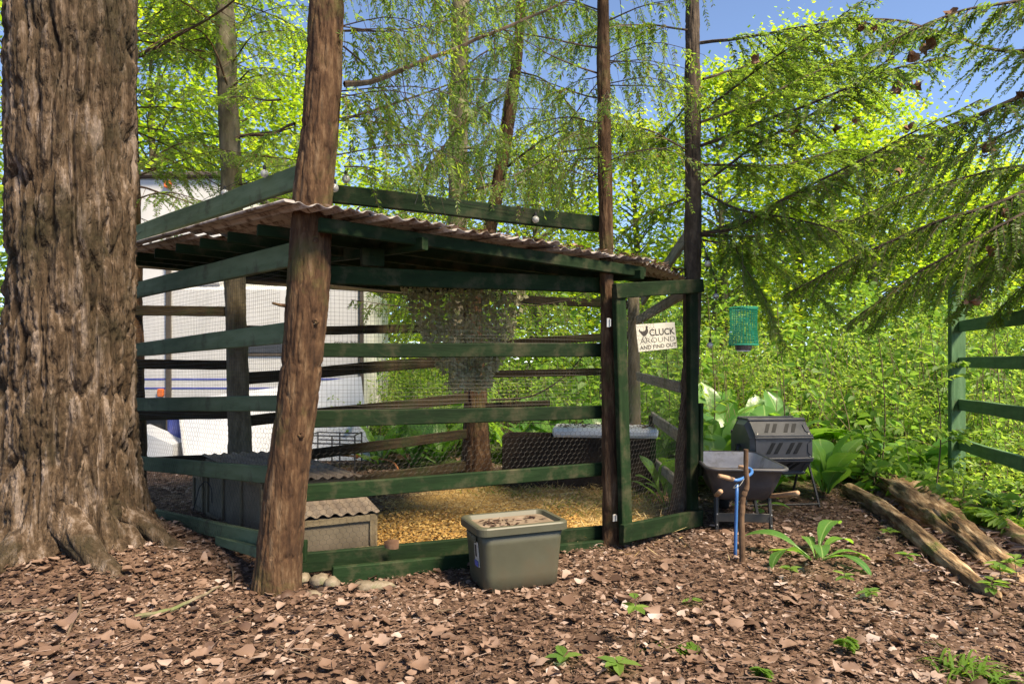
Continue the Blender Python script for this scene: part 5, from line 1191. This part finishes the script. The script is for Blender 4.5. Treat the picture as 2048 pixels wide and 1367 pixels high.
whl = holder('wheel', tuple(np.array(WMx @ Vector((0, .78, .19)))), barrow)
RW = np.array([[0, 0, 1.], [1, 0, 0], [0, 1, 0]])
mb = MB(); prof = [(.11, -.04), (.15, -.05), (.18, -.042), (.19, -.015), (.19, .015), (.18, .042), (.15, .05), (.11, .04), (.11, -.04)]; mb.lathe(prof, (0, .78, .19), 22, RW); mb.build('tyre', 'rubber', whl, M=WMx, smooth=True)
mb = MB(); mb.lathe([(0, -.03), (.04, -.035), (.05, -.012), (.11, -.02), (.11, .02), (.05, .012), (.04, .035), (0, .03)], (0, .78, .19), 18, RW); mb.build('rim', 'black_metal', whl, M=WMx)
mb = MB(); mb.tube([(-.10, .78, .19), (.10, .78, .19)], .009, 6); mb.build('axle', 'steel', whl, M=WMx)

# ------------------------------------------------------------------ compost tumbler
co = G(1545, 1000); co = np.array([(1541-CX)/F*7.0, 7.0, gz(2.6, 7.0)]); cu = nz(np.array([1, .10, 0])); cv = np.array([-cu[1], cu[0], 0]); CM = mat4(np.stack([cu, cv, [0, 0, 1]], 1), co)
comp = thing('compost_tumbler', tuple(co), 'dark grey faceted compost tumbler with slotted panels on thin legs', 'compost tumbler')
zc, Rr, hw = .59, .30, .325
ang = [math.radians(22.5 + 45*i) for i in range(8)]; pr = np.array([(Rr*math.cos(a), Rr*.97*math.sin(a)) for a in ang])
mb = MB()
def octr(x, s): return np.c_[np.full(8, x), pr[:, 0]*s, pr[:, 1]*s + zc]
rings = [octr(-hw, .80), octr(-hw+.045, 1.0), octr(-.004, 1.0), octr(.004, 1.0), octr(hw-.045, 1.0), octr(hw, .80)]
V = np.concatenate(rings); j = np.arange(8)[None]; i = np.arange(5)[:, None]*8; q = np.stack([i+j, i+(j+1) % 8, i+8+(j+1) % 8, i+8+j], -1).reshape(-1, 4); mb.add(V, [q, np.arange(8)[None], (np.arange(8)+40)[None]])
mb.build('drum', 'tumbler_plastic', comp, M=CM)
for f_ in range(8):
    a0, a1 = pr[f_], pr[(f_+1) % 8]; mid = (a0+a1)/2; nn = np.array([mid[0], mid[1]]); nn = nn/np.linalg.norm(nn); tt = (a1-a0)/np.linalg.norm(a1-a0); W_ = np.linalg.norm(a1-a0)
    N3 = np.array([0, nn[0], nn[1]]); T3 = np.array([0, tt[0], tt[1]]); c3 = np.array([0, mid[0], mid[1] + zc]); X3 = np.array([1., 0, 0])
    Rf = np.stack([X3, T3, np.cross(X3, T3)], 1); sgn = 1 if np.dot(Rf[:, 2], N3) > 0 else -1
    # raised frame of the panel with a rolled rim, and slanted slots
    pan = holder('panel', tuple(np.array(CM @ Vector(c3))), comp)
    mb = MB(); mb.box(c3 + T3*W_*.46 + N3*.006, (hw*1.86, .022, .026), Rf, ch=.006); mb.box(c3 - T3*W_*.46 + N3*.006, (hw*1.86, .022, .026), Rf, ch=.006)
    poly = [(-.29, -.085), (-.245, -.04), (-.245, .04), (-.29, .085)]
    for sx in (-1, 1): mb.prism([(x*sx, y) for x, y in (poly if sx > 0 else poly[::-1])], .012, np.stack([X3, T3, N3], 1), c3 - N3*.002)
    mb.build('rib', 'tumbler_plastic', pan, M=CM)
    if f_ in (1, 2, 3, 4, 5):
        for s0 in (-.135, -.060, .065, .140):
            mb = MB(); k = .045 if f_ % 2 else .045
            poly = [(s0-.018-.03, -.055), (s0+.022-.03, -.055), (s0+.022+.03, .055), (s0-.018+.03, .055)]
            P3 = np.stack([X3, -T3, N3], 1); mb.prism(poly, .004, P3, c3 + N3*.0005); mb.build('slot', 'cable', pan, M=CM)
    for sx in (-1, 1):
        mb = MB(); mb.lathe([(0, 0), (.009, 0), (.007, .006), (0, .007)], k=6, R=np.stack([X3, T3, N3], 1), c=c3 + X3*sx*.265 + T3*W_*.36 + N3*.010); mb.build('bolt', 'steel', pan, M=CM)
for sx in (-1, 1):
    for sy in (-1, 1):
        mb = MB(); mb.tube([(sx*(hw+.03), 0, zc), (sx*(hw+.045), sy*.18, .2), (sx*(hw+.05), sy*.28, -.02)], [.013, .013, .012], 7); mb.build('leg', 'black_metal', comp, M=CM)
    mb = MB(); mb.tube([(sx*(hw-.02), 0, zc), (sx*(hw+.045), 0, zc)], .02, 8); mb.build('axle', 'black_metal', comp, M=CM)
mb = MB(); mb.tube([(-hw-.05, -.26, .03), (hw+.05, -.26, .03)], .011, 6); mb.build('cross_bar', 'black_metal', comp, M=CM)

# ------------------------------------------------------------------ hand tool and stick standing in the litter
tb = G(1470, 1112); D0 = tb[1]
tool = thing('twist_tiller', tuple(tb), 'blue hand tiller with two wooden grips standing upright in the litter', 'garden tool')
mb = MB(); mb.tube([tb - [0, 0, .05], P(1472, 1040, D0), P(1474, 968, D0)], [.0125, .0125, .0125], 8, n=6); mb.build('shaft', 'blue_metal', tool, smooth=True)
mb = MB(); mb.tube([P(1462, 958, D0-.02), P(1474, 960, D0-.03), P(1490, 954, D0+.06), P(1503, 946, D0+.16), P(1502, 938, D0+.22), P(1492, 935, D0+.24)], [.0125]*6, 8, n=16); mb.build('yoke', 'blue_metal', tool, smooth=True)
mb = MB(); mb.tube([P(1468, 959, D0-.02), P(1455, 955, D0-.07), P(1438, 951, D0-.12)], [.015, .018, .016], 9, n=7); mb.build('grip', 'handle_wood', tool, smooth=True)
mb = MB(); mb.tube([P(1494, 936, D0+.24), P(1486, 934, D0+.27), P(1478, 933, D0+.30)], [.015, .017, .015], 9, n=6); mb.build('grip', 'handle_wood', tool, smooth=True)
mb = MB(); mb.tube([P(1492, 950, D0+.02), P(1480, 970, D0-.02), P(1466, 975, D0-.03), P(1474, 966, D0-.04)], [.002]*4, 4, n=10); mb.build('wire_tie', 'steel', tool)
sb = G(1485, 1122)
mb = MB(); pts = [sb - [0, 0, .06], P(1484, 1080, sb[1]), P(1483, 1030, sb[1]), P(1486, 995, sb[1]), P(1494, 970, sb[1]), P(1492, 940, sb[1]), P(1492, 898, sb[1])]
p = cr(pts, 40); rad = np.interp(np.linspace(0, 1, 40), [0, .4, .6, 1], [.021, .023, .019, .0175])*(1 + .12*vn(np.arange(40)*.7, 3)); mb.tube(p, rad, 12); o = mb.build('stick', 'stick_bark', None, smooth=False); tag(o, 'thick crooked brown stick standing upright beside the blue tool', 'stick')

# ------------------------------------------------------------------ sign on the gate wire
c4 = [P(1271, 648, 5.46), P(1349, 643, 5.80), P(1354, 698, 5.80), P(1277, 703, 5.46)]
tl, trr, brr, bl = c4; ux = nz(trr - tl); uy = nz(np.cross(np.cross(ux, tl - bl), ux)); un = np.cross(ux, uy); SWd = np.linalg.norm(trr-tl); SHt = np.linalg.norm(tl-bl); sc_ = (tl+trr+bl+brr)/4 - un*(-.0)
SM = mat4(np.stack([ux, uy, un], 1), sc_)
sign = thing('chicken_sign', tuple(sc_), 'small pale sign with a hen and dark lettering hung inside the gate', 'sign')
mb = MB(); mb.box((0, 0, 0), (SWd, .004, SHt), np.array([[1, 0, 0], [0, 0, 1], [0, 1, 0.]]).T, ch=.0015); mb.build('plate', 'sign_face', sign, M=SM)
def lettering(txt, w, h, x, y, parent, M, mat, off=.0032, nm='lettering', shear=0, bold=.0):
    cu_ = bpy.data.curves.new('text', 'FONT'); cu_.body = txt; cu_.size = 1; cu_.offset = bold; cu_.resolution_u = 3; cu_.shear = shear; cu_.extrude = 0
    t = bpy.data.objects.new('text', cu_); COL.objects.link(t); dg = bpy.context.evaluated_depsgraph_get(); dg.update(); me = bpy.data.meshes.new_from_object(t.evaluated_get(dg)); bpy.data.objects.remove(t)
    n = len(me.vertices); co_ = np.zeros(n*3, np.float32); me.vertices.foreach_get('co', co_); co_ = co_.reshape(-1, 3); lo, hi = co_.min(0), co_.max(0)
    co_[:, 0] = (co_[:, 0]-lo[0])/(hi[0]-lo[0])*w + x; co_[:, 1] = (co_[:, 1]-lo[1])/(hi[1]-lo[1])*h + y; co_[:, 2] = off; me.vertices.foreach_set('co', co_.ravel()); me.materials.clear(); me.materials.append(MATS[mat]); me.name = nm; me.update()
    return link(bpy.data.objects.new(nm, me), parent, M)
w2, h2 = SWd/2, SHt/2
lettering('CLUCK', SWd*.66, SHt*.255, -w2+SWd*.31, h2-SHt*.46, sign, SM, 'sign_ink', bold=.02)
lettering('AROUND', SWd*.90, SHt*.185, -w2+SWd*.06, h2-SHt*.71, sign, SM, 'sign_ink', bold=-.012)
lettering('AND FIND OUT', SWd*.94, SHt*.145, -w2+SWd*.04, h2-SHt*.93, sign, SM, 'sign_ink', bold=.012)
hen = np.array([(.0, .62), (.02, .74), (.05, .80), (.09, .77), (.08, .68), (.16, .60), (.30, .57), (.44, .60), (.54, .68), (.57, .80), (.58, .92), (.63, 1.0), (.66, .97), (.68, 1.03), (.71, .97), (.74, .93), (.80, .88), (.73, .86), (.74, .74), (.76, .60), (.70, .42), (.58, .28), (.47, .20), (.50, .05), (.57, .0), (.42, .01), (.45, .06), (.42, .20), (.34, .22), (.28, .06), (.33, .01), (.18, .03), (.24, .08), (.28, .24), (.18, .36), (.09, .48)])
mb = MB(); hp = hen*[SWd*.30, SHt*.46] + [-w2 + SWd*.06, h2-SHt*.53]; mb.add(np.c_[hp, np.full(len(hp), .0032)], [np.arange(len(hp))[None]]); mb.build('hen_silhouette', 'sign_ink', sign, M=SM)
mb = MB(); mb.lathe([(0, .0036), (SHt*.016, .0036)], (0, 0, 0), 8); mb.v[0] = mb.v[0] + [-w2+SWd*.40, h2-SHt*.615, 0]; mb.build('print_dot', 'sign_ink', sign, M=SM)
for sx in (-.3, .3):
    mb = MB(); mb.tube([(sx*SWd, h2-.01, .003), (sx*SWd, h2+.02, -.01), (sx*SWd, h2-.01, -.006)], .0012, 4, n=6); mb.build('wire_tie', 'steel', sign, M=SM)

# ------------------------------------------------------------------ string lights
lights = thing('string_lights', tuple(P(600, 400, 4.5)), 'black wire of round clear bulbs strung along the upper rails and trees', 'string lights')
def bulb(px, py, D, r=.027):
    c = P(px, py, D); b = holder('bulb', tuple(c), lights); mb = MB(); a = np.linspace(-1.45, 1.15, 9); mb.lathe([(r*math.cos(t), r*math.sin(t)) for t in a], tuple(c), 12); mb.build('glass', 'bulb_glass', b, smooth=True)
    mb = MB(); mb.lathe([(.004, .018), (.010, .018), (.0115, .024), (.0115, .050), (.006, .056), (.001, .058)], tuple(c), 10); mb.build('socket', 'cable', b)
    mb = MB(); mb.tube([c + [0, 0, .012], c + [0, 0, -.006]], [.003, .001], 5); mb.build('filament', 'steel', b)
def Dl(px): return float(np.interp(px, [250, 560], [6.5, 4.47])) - .06
BL_ = [(313, 453), (377, 428), (450, 386), (529, 347)]
for px, py in BL_: bulb(px, py, Dl(px))
bulb(301, 492, 6.3); bulb(692, 358, 4.5); bulb(669, 376, 4.40); bulb(1071, 439, 5.13); bulb(1222, 494, 5.6); bulb(1415, 527, 5.9); bulb(1432, 592, 5.9); bulb(1420, 690, 5.9)
mb = MB()
def wire(*pts, r=.0022): mb.tube([P(*q) for q in pts], r, 4, n=6*len(pts), caps=False)
wire((262, 478, 6.3), (313, 443, Dl(313)), (345, 428, Dl(345)), (377, 418, Dl(377)), (415, 395, Dl(415)), (450, 376, Dl(450)), (490, 355, Dl(490)), (529, 337, Dl(529)), (580, 330, 4.3))
wire((655, 330, 4.3), (692, 348, 4.48), (760, 372, 4.55), (822, 382, 4.65), (835, 388, 4.68), (830, 408, 4.66)); wire((822, 382, 4.65), (950, 410, 4.9), (1071, 430, 5.12), (1140, 455, 5.25), (1205, 480, 5.35), (1230, 486, 5.6), (1380, 484, 6.02)); wire((1380, 484, 6.05), (1402, 500, 6.0), (1418, 518, 5.92), (1428, 555, 5.9), (1431, 580, 5.9), (1424, 640, 5.9), (1419, 680, 5.9)); wire((1222, 484, 5.6), (1222, 490, 5.6)); wire((301, 470, 6.3), (301, 486, 6.3))
mb.build('wire', 'cable', lights)

# ------------------------------------------------------------------ hanging fly trap
tc_ = P(1487, 655, 5.35); trap_o = thing('fly_trap', tuple(tc_), 'hanging cylinder of green mesh with a dark dish below the branches', 'fly trap')
def ring_pts(r, z, k=28): a = np.linspace(0, 2*np.pi, k); return np.stack([tc_[0] + r*np.cos(a), tc_[1] + r*np.sin(a), np.full(k, tc_[2] + z)], -1)
zt, zb2 = .155, -.135; mb = MB()
for k in range(30):
    a = 2*np.pi*k/30; mb.tube([(tc_[0] + .104*np.cos(a), tc_[1] + .104*np.sin(a), tc_[2] + zt), (tc_[0] + .099*np.cos(a), tc_[1] + .099*np.sin(a), tc_[2]), (tc_[0] + .110*np.cos(a), tc_[1] + .110*np.sin(a), tc_[2] + zb2)], .0028, 3, caps=False)
for z_ in np.linspace(zb2, zt, 22): mb.tube(ring_pts(np.interp(z_, [zb2, 0, zt], [.110, .099, .104]), z_), .0024, 3, caps=False)
for k in range(16):
    a = 2*np.pi*k/16; mb.tube([(tc_[0] + .106*np.cos(a), tc_[1] + .106*np.sin(a), tc_[2] + zb2), (tc_[0] + .03*np.cos(a), tc_[1] + .03*np.sin(a), tc_[2] + .08)], .002, 3, caps=False)
mb.build('mesh_sleeve', 'flytrap_net', trap_o, rnd=True)
for z_, r in ((zt, .106), (zb2, .111), (zt-.012, .105)):
    mb = MB(); mb.tube(ring_pts(r, z_), .005, 5, caps=False); mb.build('hoop', 'flytrap_net', trap_o, rnd=True)
mb = MB(); mb.lathe([(0, -.03), (.055, -.03), (.062, -.024), (.066, .016), (.06, .02), (.0, .018)], tuple(tc_ + [0, 0, zb2-.012]), 18); mb.build('bait_dish', 'black_plastic', trap_o)
mb = MB(); mb.lathe([(0, -.004), (.05, -.004), (.052, .004), (0, .004)], tuple(tc_ + [0, 0, zb2-.046]), 16); mb.build('dish_lid', 'panel_white', trap_o)
mb = MB(); hk = P(1484, 452, 5.55); mb.tube([hk, tc_ + [0, 0, .26]], .002, 4)
for k in range(3):
    a = 2*np.pi*k/3; mb.tube([tc_ + [0, 0, .26], (tc_[0] + .104*np.cos(a), tc_[1] + .104*np.sin(a), tc_[2] + zt)], .0015, 4)
mb.build('hanging_cord', 'cable', trap_o)

# ------------------------------------------------------------------ tall green fence
fp = P(1912, 960, 8.0); fp[2] = gz(fp[0], fp[1]); fence = thing('rail_fence', tuple(fp), 'tall green post and rail fence running past the ferns', 'fence')
board('post', P(1913, 1005, 8.0), P(1913, 560, 8.0), .15, .10, 'fence_green', fence, up=(1, 0, 0)); board('post_face', P(1904, 985, 7.93), P(1904, 590, 7.93), .035, .03, 'fence_green', fence, up=(1, 0, 0))
for (yl, yr, h) in ((566, 520, .13), (652, 634, .13), (724, 725, .12), (808, 828, .13), (888, 928, .13), (968, 1030, .13)):
    a = P(1922, yl, 7.94); b = P(2048, yr, 6.0); board('rail', a, b, h, .045, 'fence_green', fence, ext=(.02, 1.6), h1=h*1.0)
e = P(2048, 900, 6.0); a = P(1922, 900, 7.94); dd = nz(e-a); pe = e + dd*1.55; board('post', (pe[0]+.07, pe[1], -.1), (pe[0]+.07, pe[1], 2.4), .12, .1, 'fence_green', fence, up=(1, 0, 0))

# ------------------------------------------------------------------ rotten logs
def log(label, pts, rad, hollow=False, seed=0, flat=1.0, k=30, rows=90, rough=.05):
    p = cr(pts, rows); r = np.interp(np.linspace(0, 1, rows), np.linspace(0, 1, len(rad)), rad); t = nz(np.gradient(p, axis=0)); up = np.array([0, 0, 1.]); a = nz(np.cross(t, up)); b = np.cross(a, t)
    th = np.arange(k)/k*2*np.pi; s_ = np.cumsum(np.r_[0, np.linalg.norm(np.diff(p, axis=0), axis=1)])
    C, S_ = np.cos(th)[None], np.sin(th)[None]; N1 = fbm(C*1.6 + seed, S_*1.6, s_[:, None]*1.1, 4); N2 = vn(C*5 + seed, S_*5, s_[:, None]*1.8); N3_ = vn(C*11 + seed, S_*11, s_[:, None]*9)
    R = r[:, None]*(1 + rough*4*N1*.6 + rough*1.8*(1-np.abs(N2)*3) + rough*.7*N3_); ends = np.minimum(np.arange(rows), np.arange(rows)[::-1]); R = R*np.where(ends == 0, .25, np.where(ends == 1, .8, 1.0))[:, None]
    V = p[:, None] + a[:, None]*(C*R)[..., None] + b[:, None]*(S_*R*flat)[..., None]; mb = MB(); mb.grid(V, closed=True)
    Rl = frame3(p[-1]-p[0]); cl = p.mean(0); mb.v[0] = (mb.v[0] - cl) @ Rl; me = mb.mesh('rotten_log', smooth=True); me.materials.append(MATS['rot_log']); o = bpy.data.objects.new('rotten_log', me); link(o, None, mat4(Rl, cl)); return tag(o, label, 'log', 'rotting logs at the clearing edge')
def on(px, py, D, z): q = P(px, py, D); q[2] = z + gz(q[0], q[1]); return q
def gl(px, py, z=.0): q = G(px, py); q[2] += z; return q
log('thin pale rotten log lying along the edge of the leaf litter', [gl(1690, 985, .07), gl(1760, 1025, .06), gl(1830, 1085, .055), gl(1910, 1145, .05), gl(2000, 1205, .03)], [.07, .075, .07, .06, .035], seed=1.2, rough=.06)
log('broad crumbling rotten log behind the thin one', [gl(1700, 945, .06), gl(1775, 985, .07), gl(1860, 1040, .06), gl(1950, 1105, .03), gl(2030, 1165, -.02)], [.11, .16, .15, .12, .08], seed=5.2, flat=.8, rough=.16, k=44, rows=120)
log('mossy sunken log under the ferns beside the fence', [gl(1860, 985, .0), gl(1950, 1030, .01), gl(2060, 1100, .0), gl(2150, 1150, -.02)], [.08, .12, .12, .07], seed=8.2, flat=.7, rough=.12)
mb = MB(); n = 2200
t_ = rng.uniform(0, 1, n); LP = cr([gl(1700, 945), gl(1775, 985), gl(1860, 1040), gl(1950, 1105), gl(2030, 1165)], 30); q = np.stack([np.interp(t_, np.linspace(0, 1, 30), LP[:, j]) for j in range(3)], -1)
q += rng.normal(0, 1, (n, 3))*[.22, .12, 0]; q[:, 2] = gz(q[:, 0], q[:, 1]) + rng.uniform(.01, .06, n); aa = rng.normal(-.9, .7, n); L_ = rng.uniform(.03, .12, n)
leaf_fold(mb, q, np.stack([np.cos(aa), np.sin(aa), rng.normal(0, .3, n)], -1), np.tile([0, 0, 1.], (n, 1)) + rng.normal(0, .6, (n, 3)), L_, L_*rng.uniform(.12, .35, n), rng.uniform(.3, 1, n)); tag(mb.build('log_debris', 'litter_leaf', None, rnd=True), 'crumbled splinters of rotten wood strewn around the broad log', 'wood debris', kind='stuff')

# ------------------------------------------------------------------ stones by the leaning tree, sticks and big leaves on the floor
def stone(c, s, label, seed):
    m = 9; k = 12; ph = np.linspace(-1.45, 1.45, m)[:, None]; th = np.arange(k)[None]/k*2*np.pi; d = np.stack([np.cos(ph)*np.cos(th), np.cos(ph)*np.sin(th), np.sin(ph) + 0*th], -1)
    R = 1 + .28*fbm(d[..., 0]*1.6 + seed, d[..., 1]*1.6, d[..., 2]*1.6, 3); mb = MB(); mb.grid(d*R[..., None]*np.array(s) + np.array(c), closed=True); o = mb.build('stone', 'stone', None, smooth=True); tag(o, label, 'stone', 'stones at the foot of the leaning tree')
for px, py, s, lb_ in ((606, 1172, (.055, .05, .048), 'pale rounded stone touching the foot of the leaning tree'), (640, 1176, (.07, .055, .055), 'mossy lumpy stone under the lowest rail end'), (664, 1180, (.045, .05, .05), 'green-stained stone under the lower front board'),
                       (628, 1196, (.06, .04, .025), 'flat half-buried stone before the mossy one'), (745, 1182, (.13, .06, .035), 'long flat brown stone under the lower front board')):
    c = G(px, py); c[2] += s[2]*.55; stone(c, s, lb_, px)
def twig_on_floor(pts, r, label, mat='twig'):
    q = [gl(px, py, r + .012 + dz) for px, py, dz in pts]; mb = MB(); p = cr(q, 26); p[:, 2] += .006*vn(np.arange(26)*.6, pts[0][0]); mb.tube(p, np.array([r, r*.8, r*.45]), 7); o = mb.build('fallen_stick', mat, None); tag(o, label, 'stick', 'sticks on the forest floor')
twig_on_floor([(270, 1250, .0), (340, 1236, .01), (400, 1210, .01), (440, 1185, .01)], .013, 'curved mossy stick lying in the litter below the leaning tree', 'bark_grey')
twig_on_floor([(0, 1243, 0), (70, 1240, .01), (120, 1246, .01), (142, 1258, 0)], .008, 'grey stick in the litter in front of the old tree')
twig_on_floor([(158, 1212, .01), (160, 1240, .01), (145, 1265, .01), (120, 1305, 0), (65, 1350, 0)], .008, 'crooked dark stick crossing the litter in front of the old tree')
twig_on_floor([(455, 1140, .0), (465, 1155, .01), (466, 1175, 0)], .008, 'short pale stick beside the leaning tree')
twig_on_floor([(390, 1262, .0), (440, 1260, .0), (490, 1240, .01), (520, 1242, 0)], .006, 'thin pale stick lying in open litter')
twig_on_floor([(540, 1290, 0), (600, 1320, .01), (660, 1330, 0)], .005, 'slender brown twig in the near litter')
twig_on_floor([(870, 1232, 0), (900, 1230, .01), (930, 1236, 0)], .006, 'straight brown twig in front of the tote')
twig_on_floor([(185, 1085, .10), (215, 1105, .05), (238, 1128, .01)], .007, 'grey twig leaning on the roots of the old tree')
twig_on_floor([(245, 1118, .03), (280, 1096, .05), (312, 1092, .03)], .006, 'pale curved twig on the mound by the old tree')
twig_on_floor([(1840, 1290, .02), (1890, 1310, .02), (1930, 1325, .0)], .004, 'thin dry stalk beside the grass tuft')
twig_on_floor([(1990, 1300, .0), (2020, 1312, .01)], .012, 'short thick broken stick beside the grass tuft', 'handle_wood')
twig_on_floor([(1345, 1080, .02), (1370, 1092, .01), (1385, 1100, 0)], .012, 'dark root end showing beneath the gate', 'bark_dark')
gl_ = 'large single dead leaves on the litter'
for i, (px, py, s) in enumerate(((205, 1290, .10), (400, 1325, .10), (540, 1270, .09), (300, 1295, .08), (690, 1225, .10), (610, 1205, .07), (880, 1275, .10), (1045, 1225, .07), (765, 1300, .11), (980, 1300, .10), (1390, 1330, .1), (1150, 1250, .08), (1250, 1230, .09), (1880, 1165, .08), (1780, 1215, .09), (1480, 1240, .08), (1580, 1290, .10), (470, 1220, .08), (100, 1320, .11), (840, 1345, .11), (1700, 1340, .1), (720, 1260, .08))):
    s *= .85; c = G(px, py, .028); m = 7; t = np.linspace(-1, 1, m); a_, b_ = np.meshgrid(t, t, indexing='ij'); az = rng.uniform(0, 6.28); w = (1 - .55*np.abs(a_)**2)*(1 + .25*np.cos(a_*9))
    x = a_*s*.62; y = b_*w*s*.52; zz = s*(.18*a_**2 + .16*b_**2*rng.uniform(-.3, 1)) + .15*s*vn(a_*2.2 + i, b_*2.2) ; V = np.stack([c[0] + x*np.cos(az) - y*np.sin(az), c[1] + x*np.sin(az) + y*np.cos(az), c[2] + zz], -1)
    mb = MB(); mb.grid(V, rnd=rng.uniform(.35, .78)); o = mb.build('fallen_leaf', 'litter_leaf', None, rnd=True, smooth=True); tag(o, 'big curled dead leaf lying on top of the leaf litter', 'leaf', gl_)
c = P(783, 1088, 4.62); mb = MB(); t = np.linspace(-1, 1, 6); a_, b_ = np.meshgrid(t, t, indexing='ij'); V = np.stack([c[0] + a_*.05, c[1] + .015*b_*a_, c[2] + b_*.035*(1-.3*a_*a_)], -1); mb.grid(V); tag(mb.build('fallen_leaf', 'dead_leaf', None, smooth=True), 'dark brown leaf caught upright on the bottom front rail', 'leaf')

# ------------------------------------------------------------------ caravan and clutter beyond the run
cvD = 10.6; car = thing('caravan', (-4.6, cvD, 0), 'tall white caravan with dark edge trim parked beyond the run', 'caravan')
xr = (722-CX)/F*cvD; xl = -6.7; top = CAMZ + (HZ-352)/F*cvD
def cbox(nm, x0, x1, y0, y1, z0, z1, mat, ch=.03, par=None):
    mb = MB(); mb.box(((x0+x1)/2, (y0+y1)/2, (z0+z1)/2), (x1-x0, y1-y0, z1-z0), ch=ch); return mb.build(nm, mat, par or car)
cbox('body', xl, xr, cvD, cvD+2.4, .55, 2.62, 'caravan_white', .06); xm = (445-CX)/F*cvD
cbox('upper_body', xl, xm, cvD+.02, cvD+2.38, 2.60, top, 'caravan_white', .06); cbox('roof_edge', xl-.05, xm+.05, cvD-.06, cvD+2.45, top-.02, top+.06, 'dark_trim', .02)
cbox('skirt', xl+.1, xr-.1, cvD+.08, cvD+2.3, .05, .56, 'dark_trim', .02)
cbox('corner_trim', xr-.02, xr+.04, cvD-.03, cvD+.03, .5, 2.64, 'dark_trim', .008); xd = (338-CX)/F*cvD; cbox('door_edge', xd-.04, xd+.04, cvD-.035, cvD+.005, .35, 3.4, 'dark_trim', .008)
wn_ = holder('window', (-5.0, cvD, 1.2), car); x0 = (495-CX)/F*cvD; x1 = (572-CX)/F*cvD; cbox('window_frame', x0-.03, x1+.03, cvD-.02, cvD+.0, CAMZ+(HZ-712)/F*cvD, CAMZ+(HZ-655)/F*cvD, 'dark_trim', .006, wn_); cbox('pane', x0, x1, cvD-.026, cvD-.018, CAMZ+(HZ-705)/F*cvD, CAMZ+(HZ-662)/F*cvD, 'black_plastic', 0, wn_)
for zz in (1.02, 1.16):
    cbox('stripe', xl+.05, xr-.06, cvD-.006, cvD+.0, zz, zz+.025, 'blue_sheet', 0)
cbox('marker_light', (317-CX)/F*cvD, (329-CX)/F*cvD, cvD-.05, cvD, CAMZ+(HZ-793)/F*cvD, CAMZ+(HZ-777)/F*cvD, 'orange_plastic', .01)
cbox('marker_light', (330-CX)/F*cvD, (343-CX)/F*cvD, cvD-.05, cvD+.02, CAMZ+(HZ-376)/F*cvD, CAMZ+(HZ-362)/F*cvD, 'orange_plastic', .01)
LMx = mat4(np.array([[1, 0, 0], [0, 0, -1], [0, 1, 0.]]), ((668-CX)/F*cvD, cvD-.004, CAMZ+(HZ-692)/F*cvD)); lettering('group bay', 50/F*cvD, 12/F*cvD, 0, 0, car, LMx, 'sign_ink', off=.002)
# leaning white board with bright edge
b0 = P(372, 918, 9.6); b1 = P(742, 918, 9.9); b0[2] = b1[2] = .02; t0 = P(357, 800, 9.9); t1 = P(722, 752, 10.2)
brd = thing('white_panel', tuple((b0+b1)/2), 'large pale board leaning on the caravan behind the run', 'panel'); mb = MB(); V = np.array([b0, b1, t1, t0]); n_ = nz(np.cross(b1-b0, t0-b0)); W_ = V - n_*.02; mb.add(np.r_[V, W_], [np.array([[0, 1, 2, 3], [7, 6, 5, 4], [0, 4, 5, 1], [1, 5, 6, 2], [2, 6, 7, 3], [3, 7, 4, 0]])]); mb.build('sheet', 'panel_white', brd)
board('edge_strip', b0 + n_*.01, t0 + n_*.01, .04, .03, 'caravan_white', brd, up=tuple(nz(b1-b0)))
q0 = P(356, 905, 10.1); mb = MB(); mb.tube([(q0[0], q0[1], .02), (q0[0], q0[1], .9)], [.14, .14], 14); tag(mb.build('blue_barrel', 'blue_sheet', None), 'blue plastic barrel standing against the pale board', 'barrel')
k0 = P(262, 900, 9.4); k0[2] = .02; k1 = P(345, 915, 9.6); k1[2] = .02; mb = MB(); V = np.array([k0, k1, k1 + [0, 0, .26], k0 + [0, 0, .52]]); W_ = V + [.0, .5, 0]; mb.add(np.r_[V, W_], [np.array([[0, 1, 2, 3], [7, 6, 5, 4], [0, 4, 5, 1], [1, 5, 6, 2], [2, 6, 7, 3], [3, 7, 4, 0]])]); tag(mb.build('trailer_nose', 'panel_white', None), 'sloping white trailer nose beside the old furrowed tree', 'trailer')
s0 = P(380, 948, 9.2); stone((s0[0], s0[1], .06), (.13, .1, .09), 'white lump on the ground behind the large hutch', 3); bpy.data.objects[-1] if False else None
# wire rack
rk = P(668, 905, 8.9); rk[2] = gz(rk[0], rk[1]); rack = thing('wire_rack', tuple(rk), 'black metal frame rack standing behind the back rails', 'rack'); fr_ = []
x0, x1 = (625-CX)/F*8.9, (715-CX)/F*8.9
for yy in (8.75, 9.15):
    for xx in (x0, (x0+x1)/2, x1):
        mb = MB(); mb.tube([(xx, yy, gz(xx, yy)-.01), (xx, yy, .50)], .010, 5); mb.build('upright', 'black_metal', rack)
    for zz in (.50, .40, .28):
        mb = MB(); mb.tube([(x0, yy, zz), (x1, yy, zz - .015)], .009, 5); mb.build('bar', 'black_metal', rack)
for xx in (x0, x1):
    mb = MB(); mb.tube([(xx, 8.75, .50), (xx, 9.15, .50)], .009, 5); mb.build('bar', 'black_metal', rack)
mb = MB(); mb.tube([gl(682, 935, .16), gl(715, 932, .14), gl(780, 936, .11), gl(800, 948, .01)], .013, 7, n=16); mb.tube([gl(708, 933, .14), gl(716, 933, .14)], [.03, .03], 9); tag(mb.build('bent_rod', 'rust', None), 'rusty orange bent rod lying on the litter beyond the hutch', 'rod')
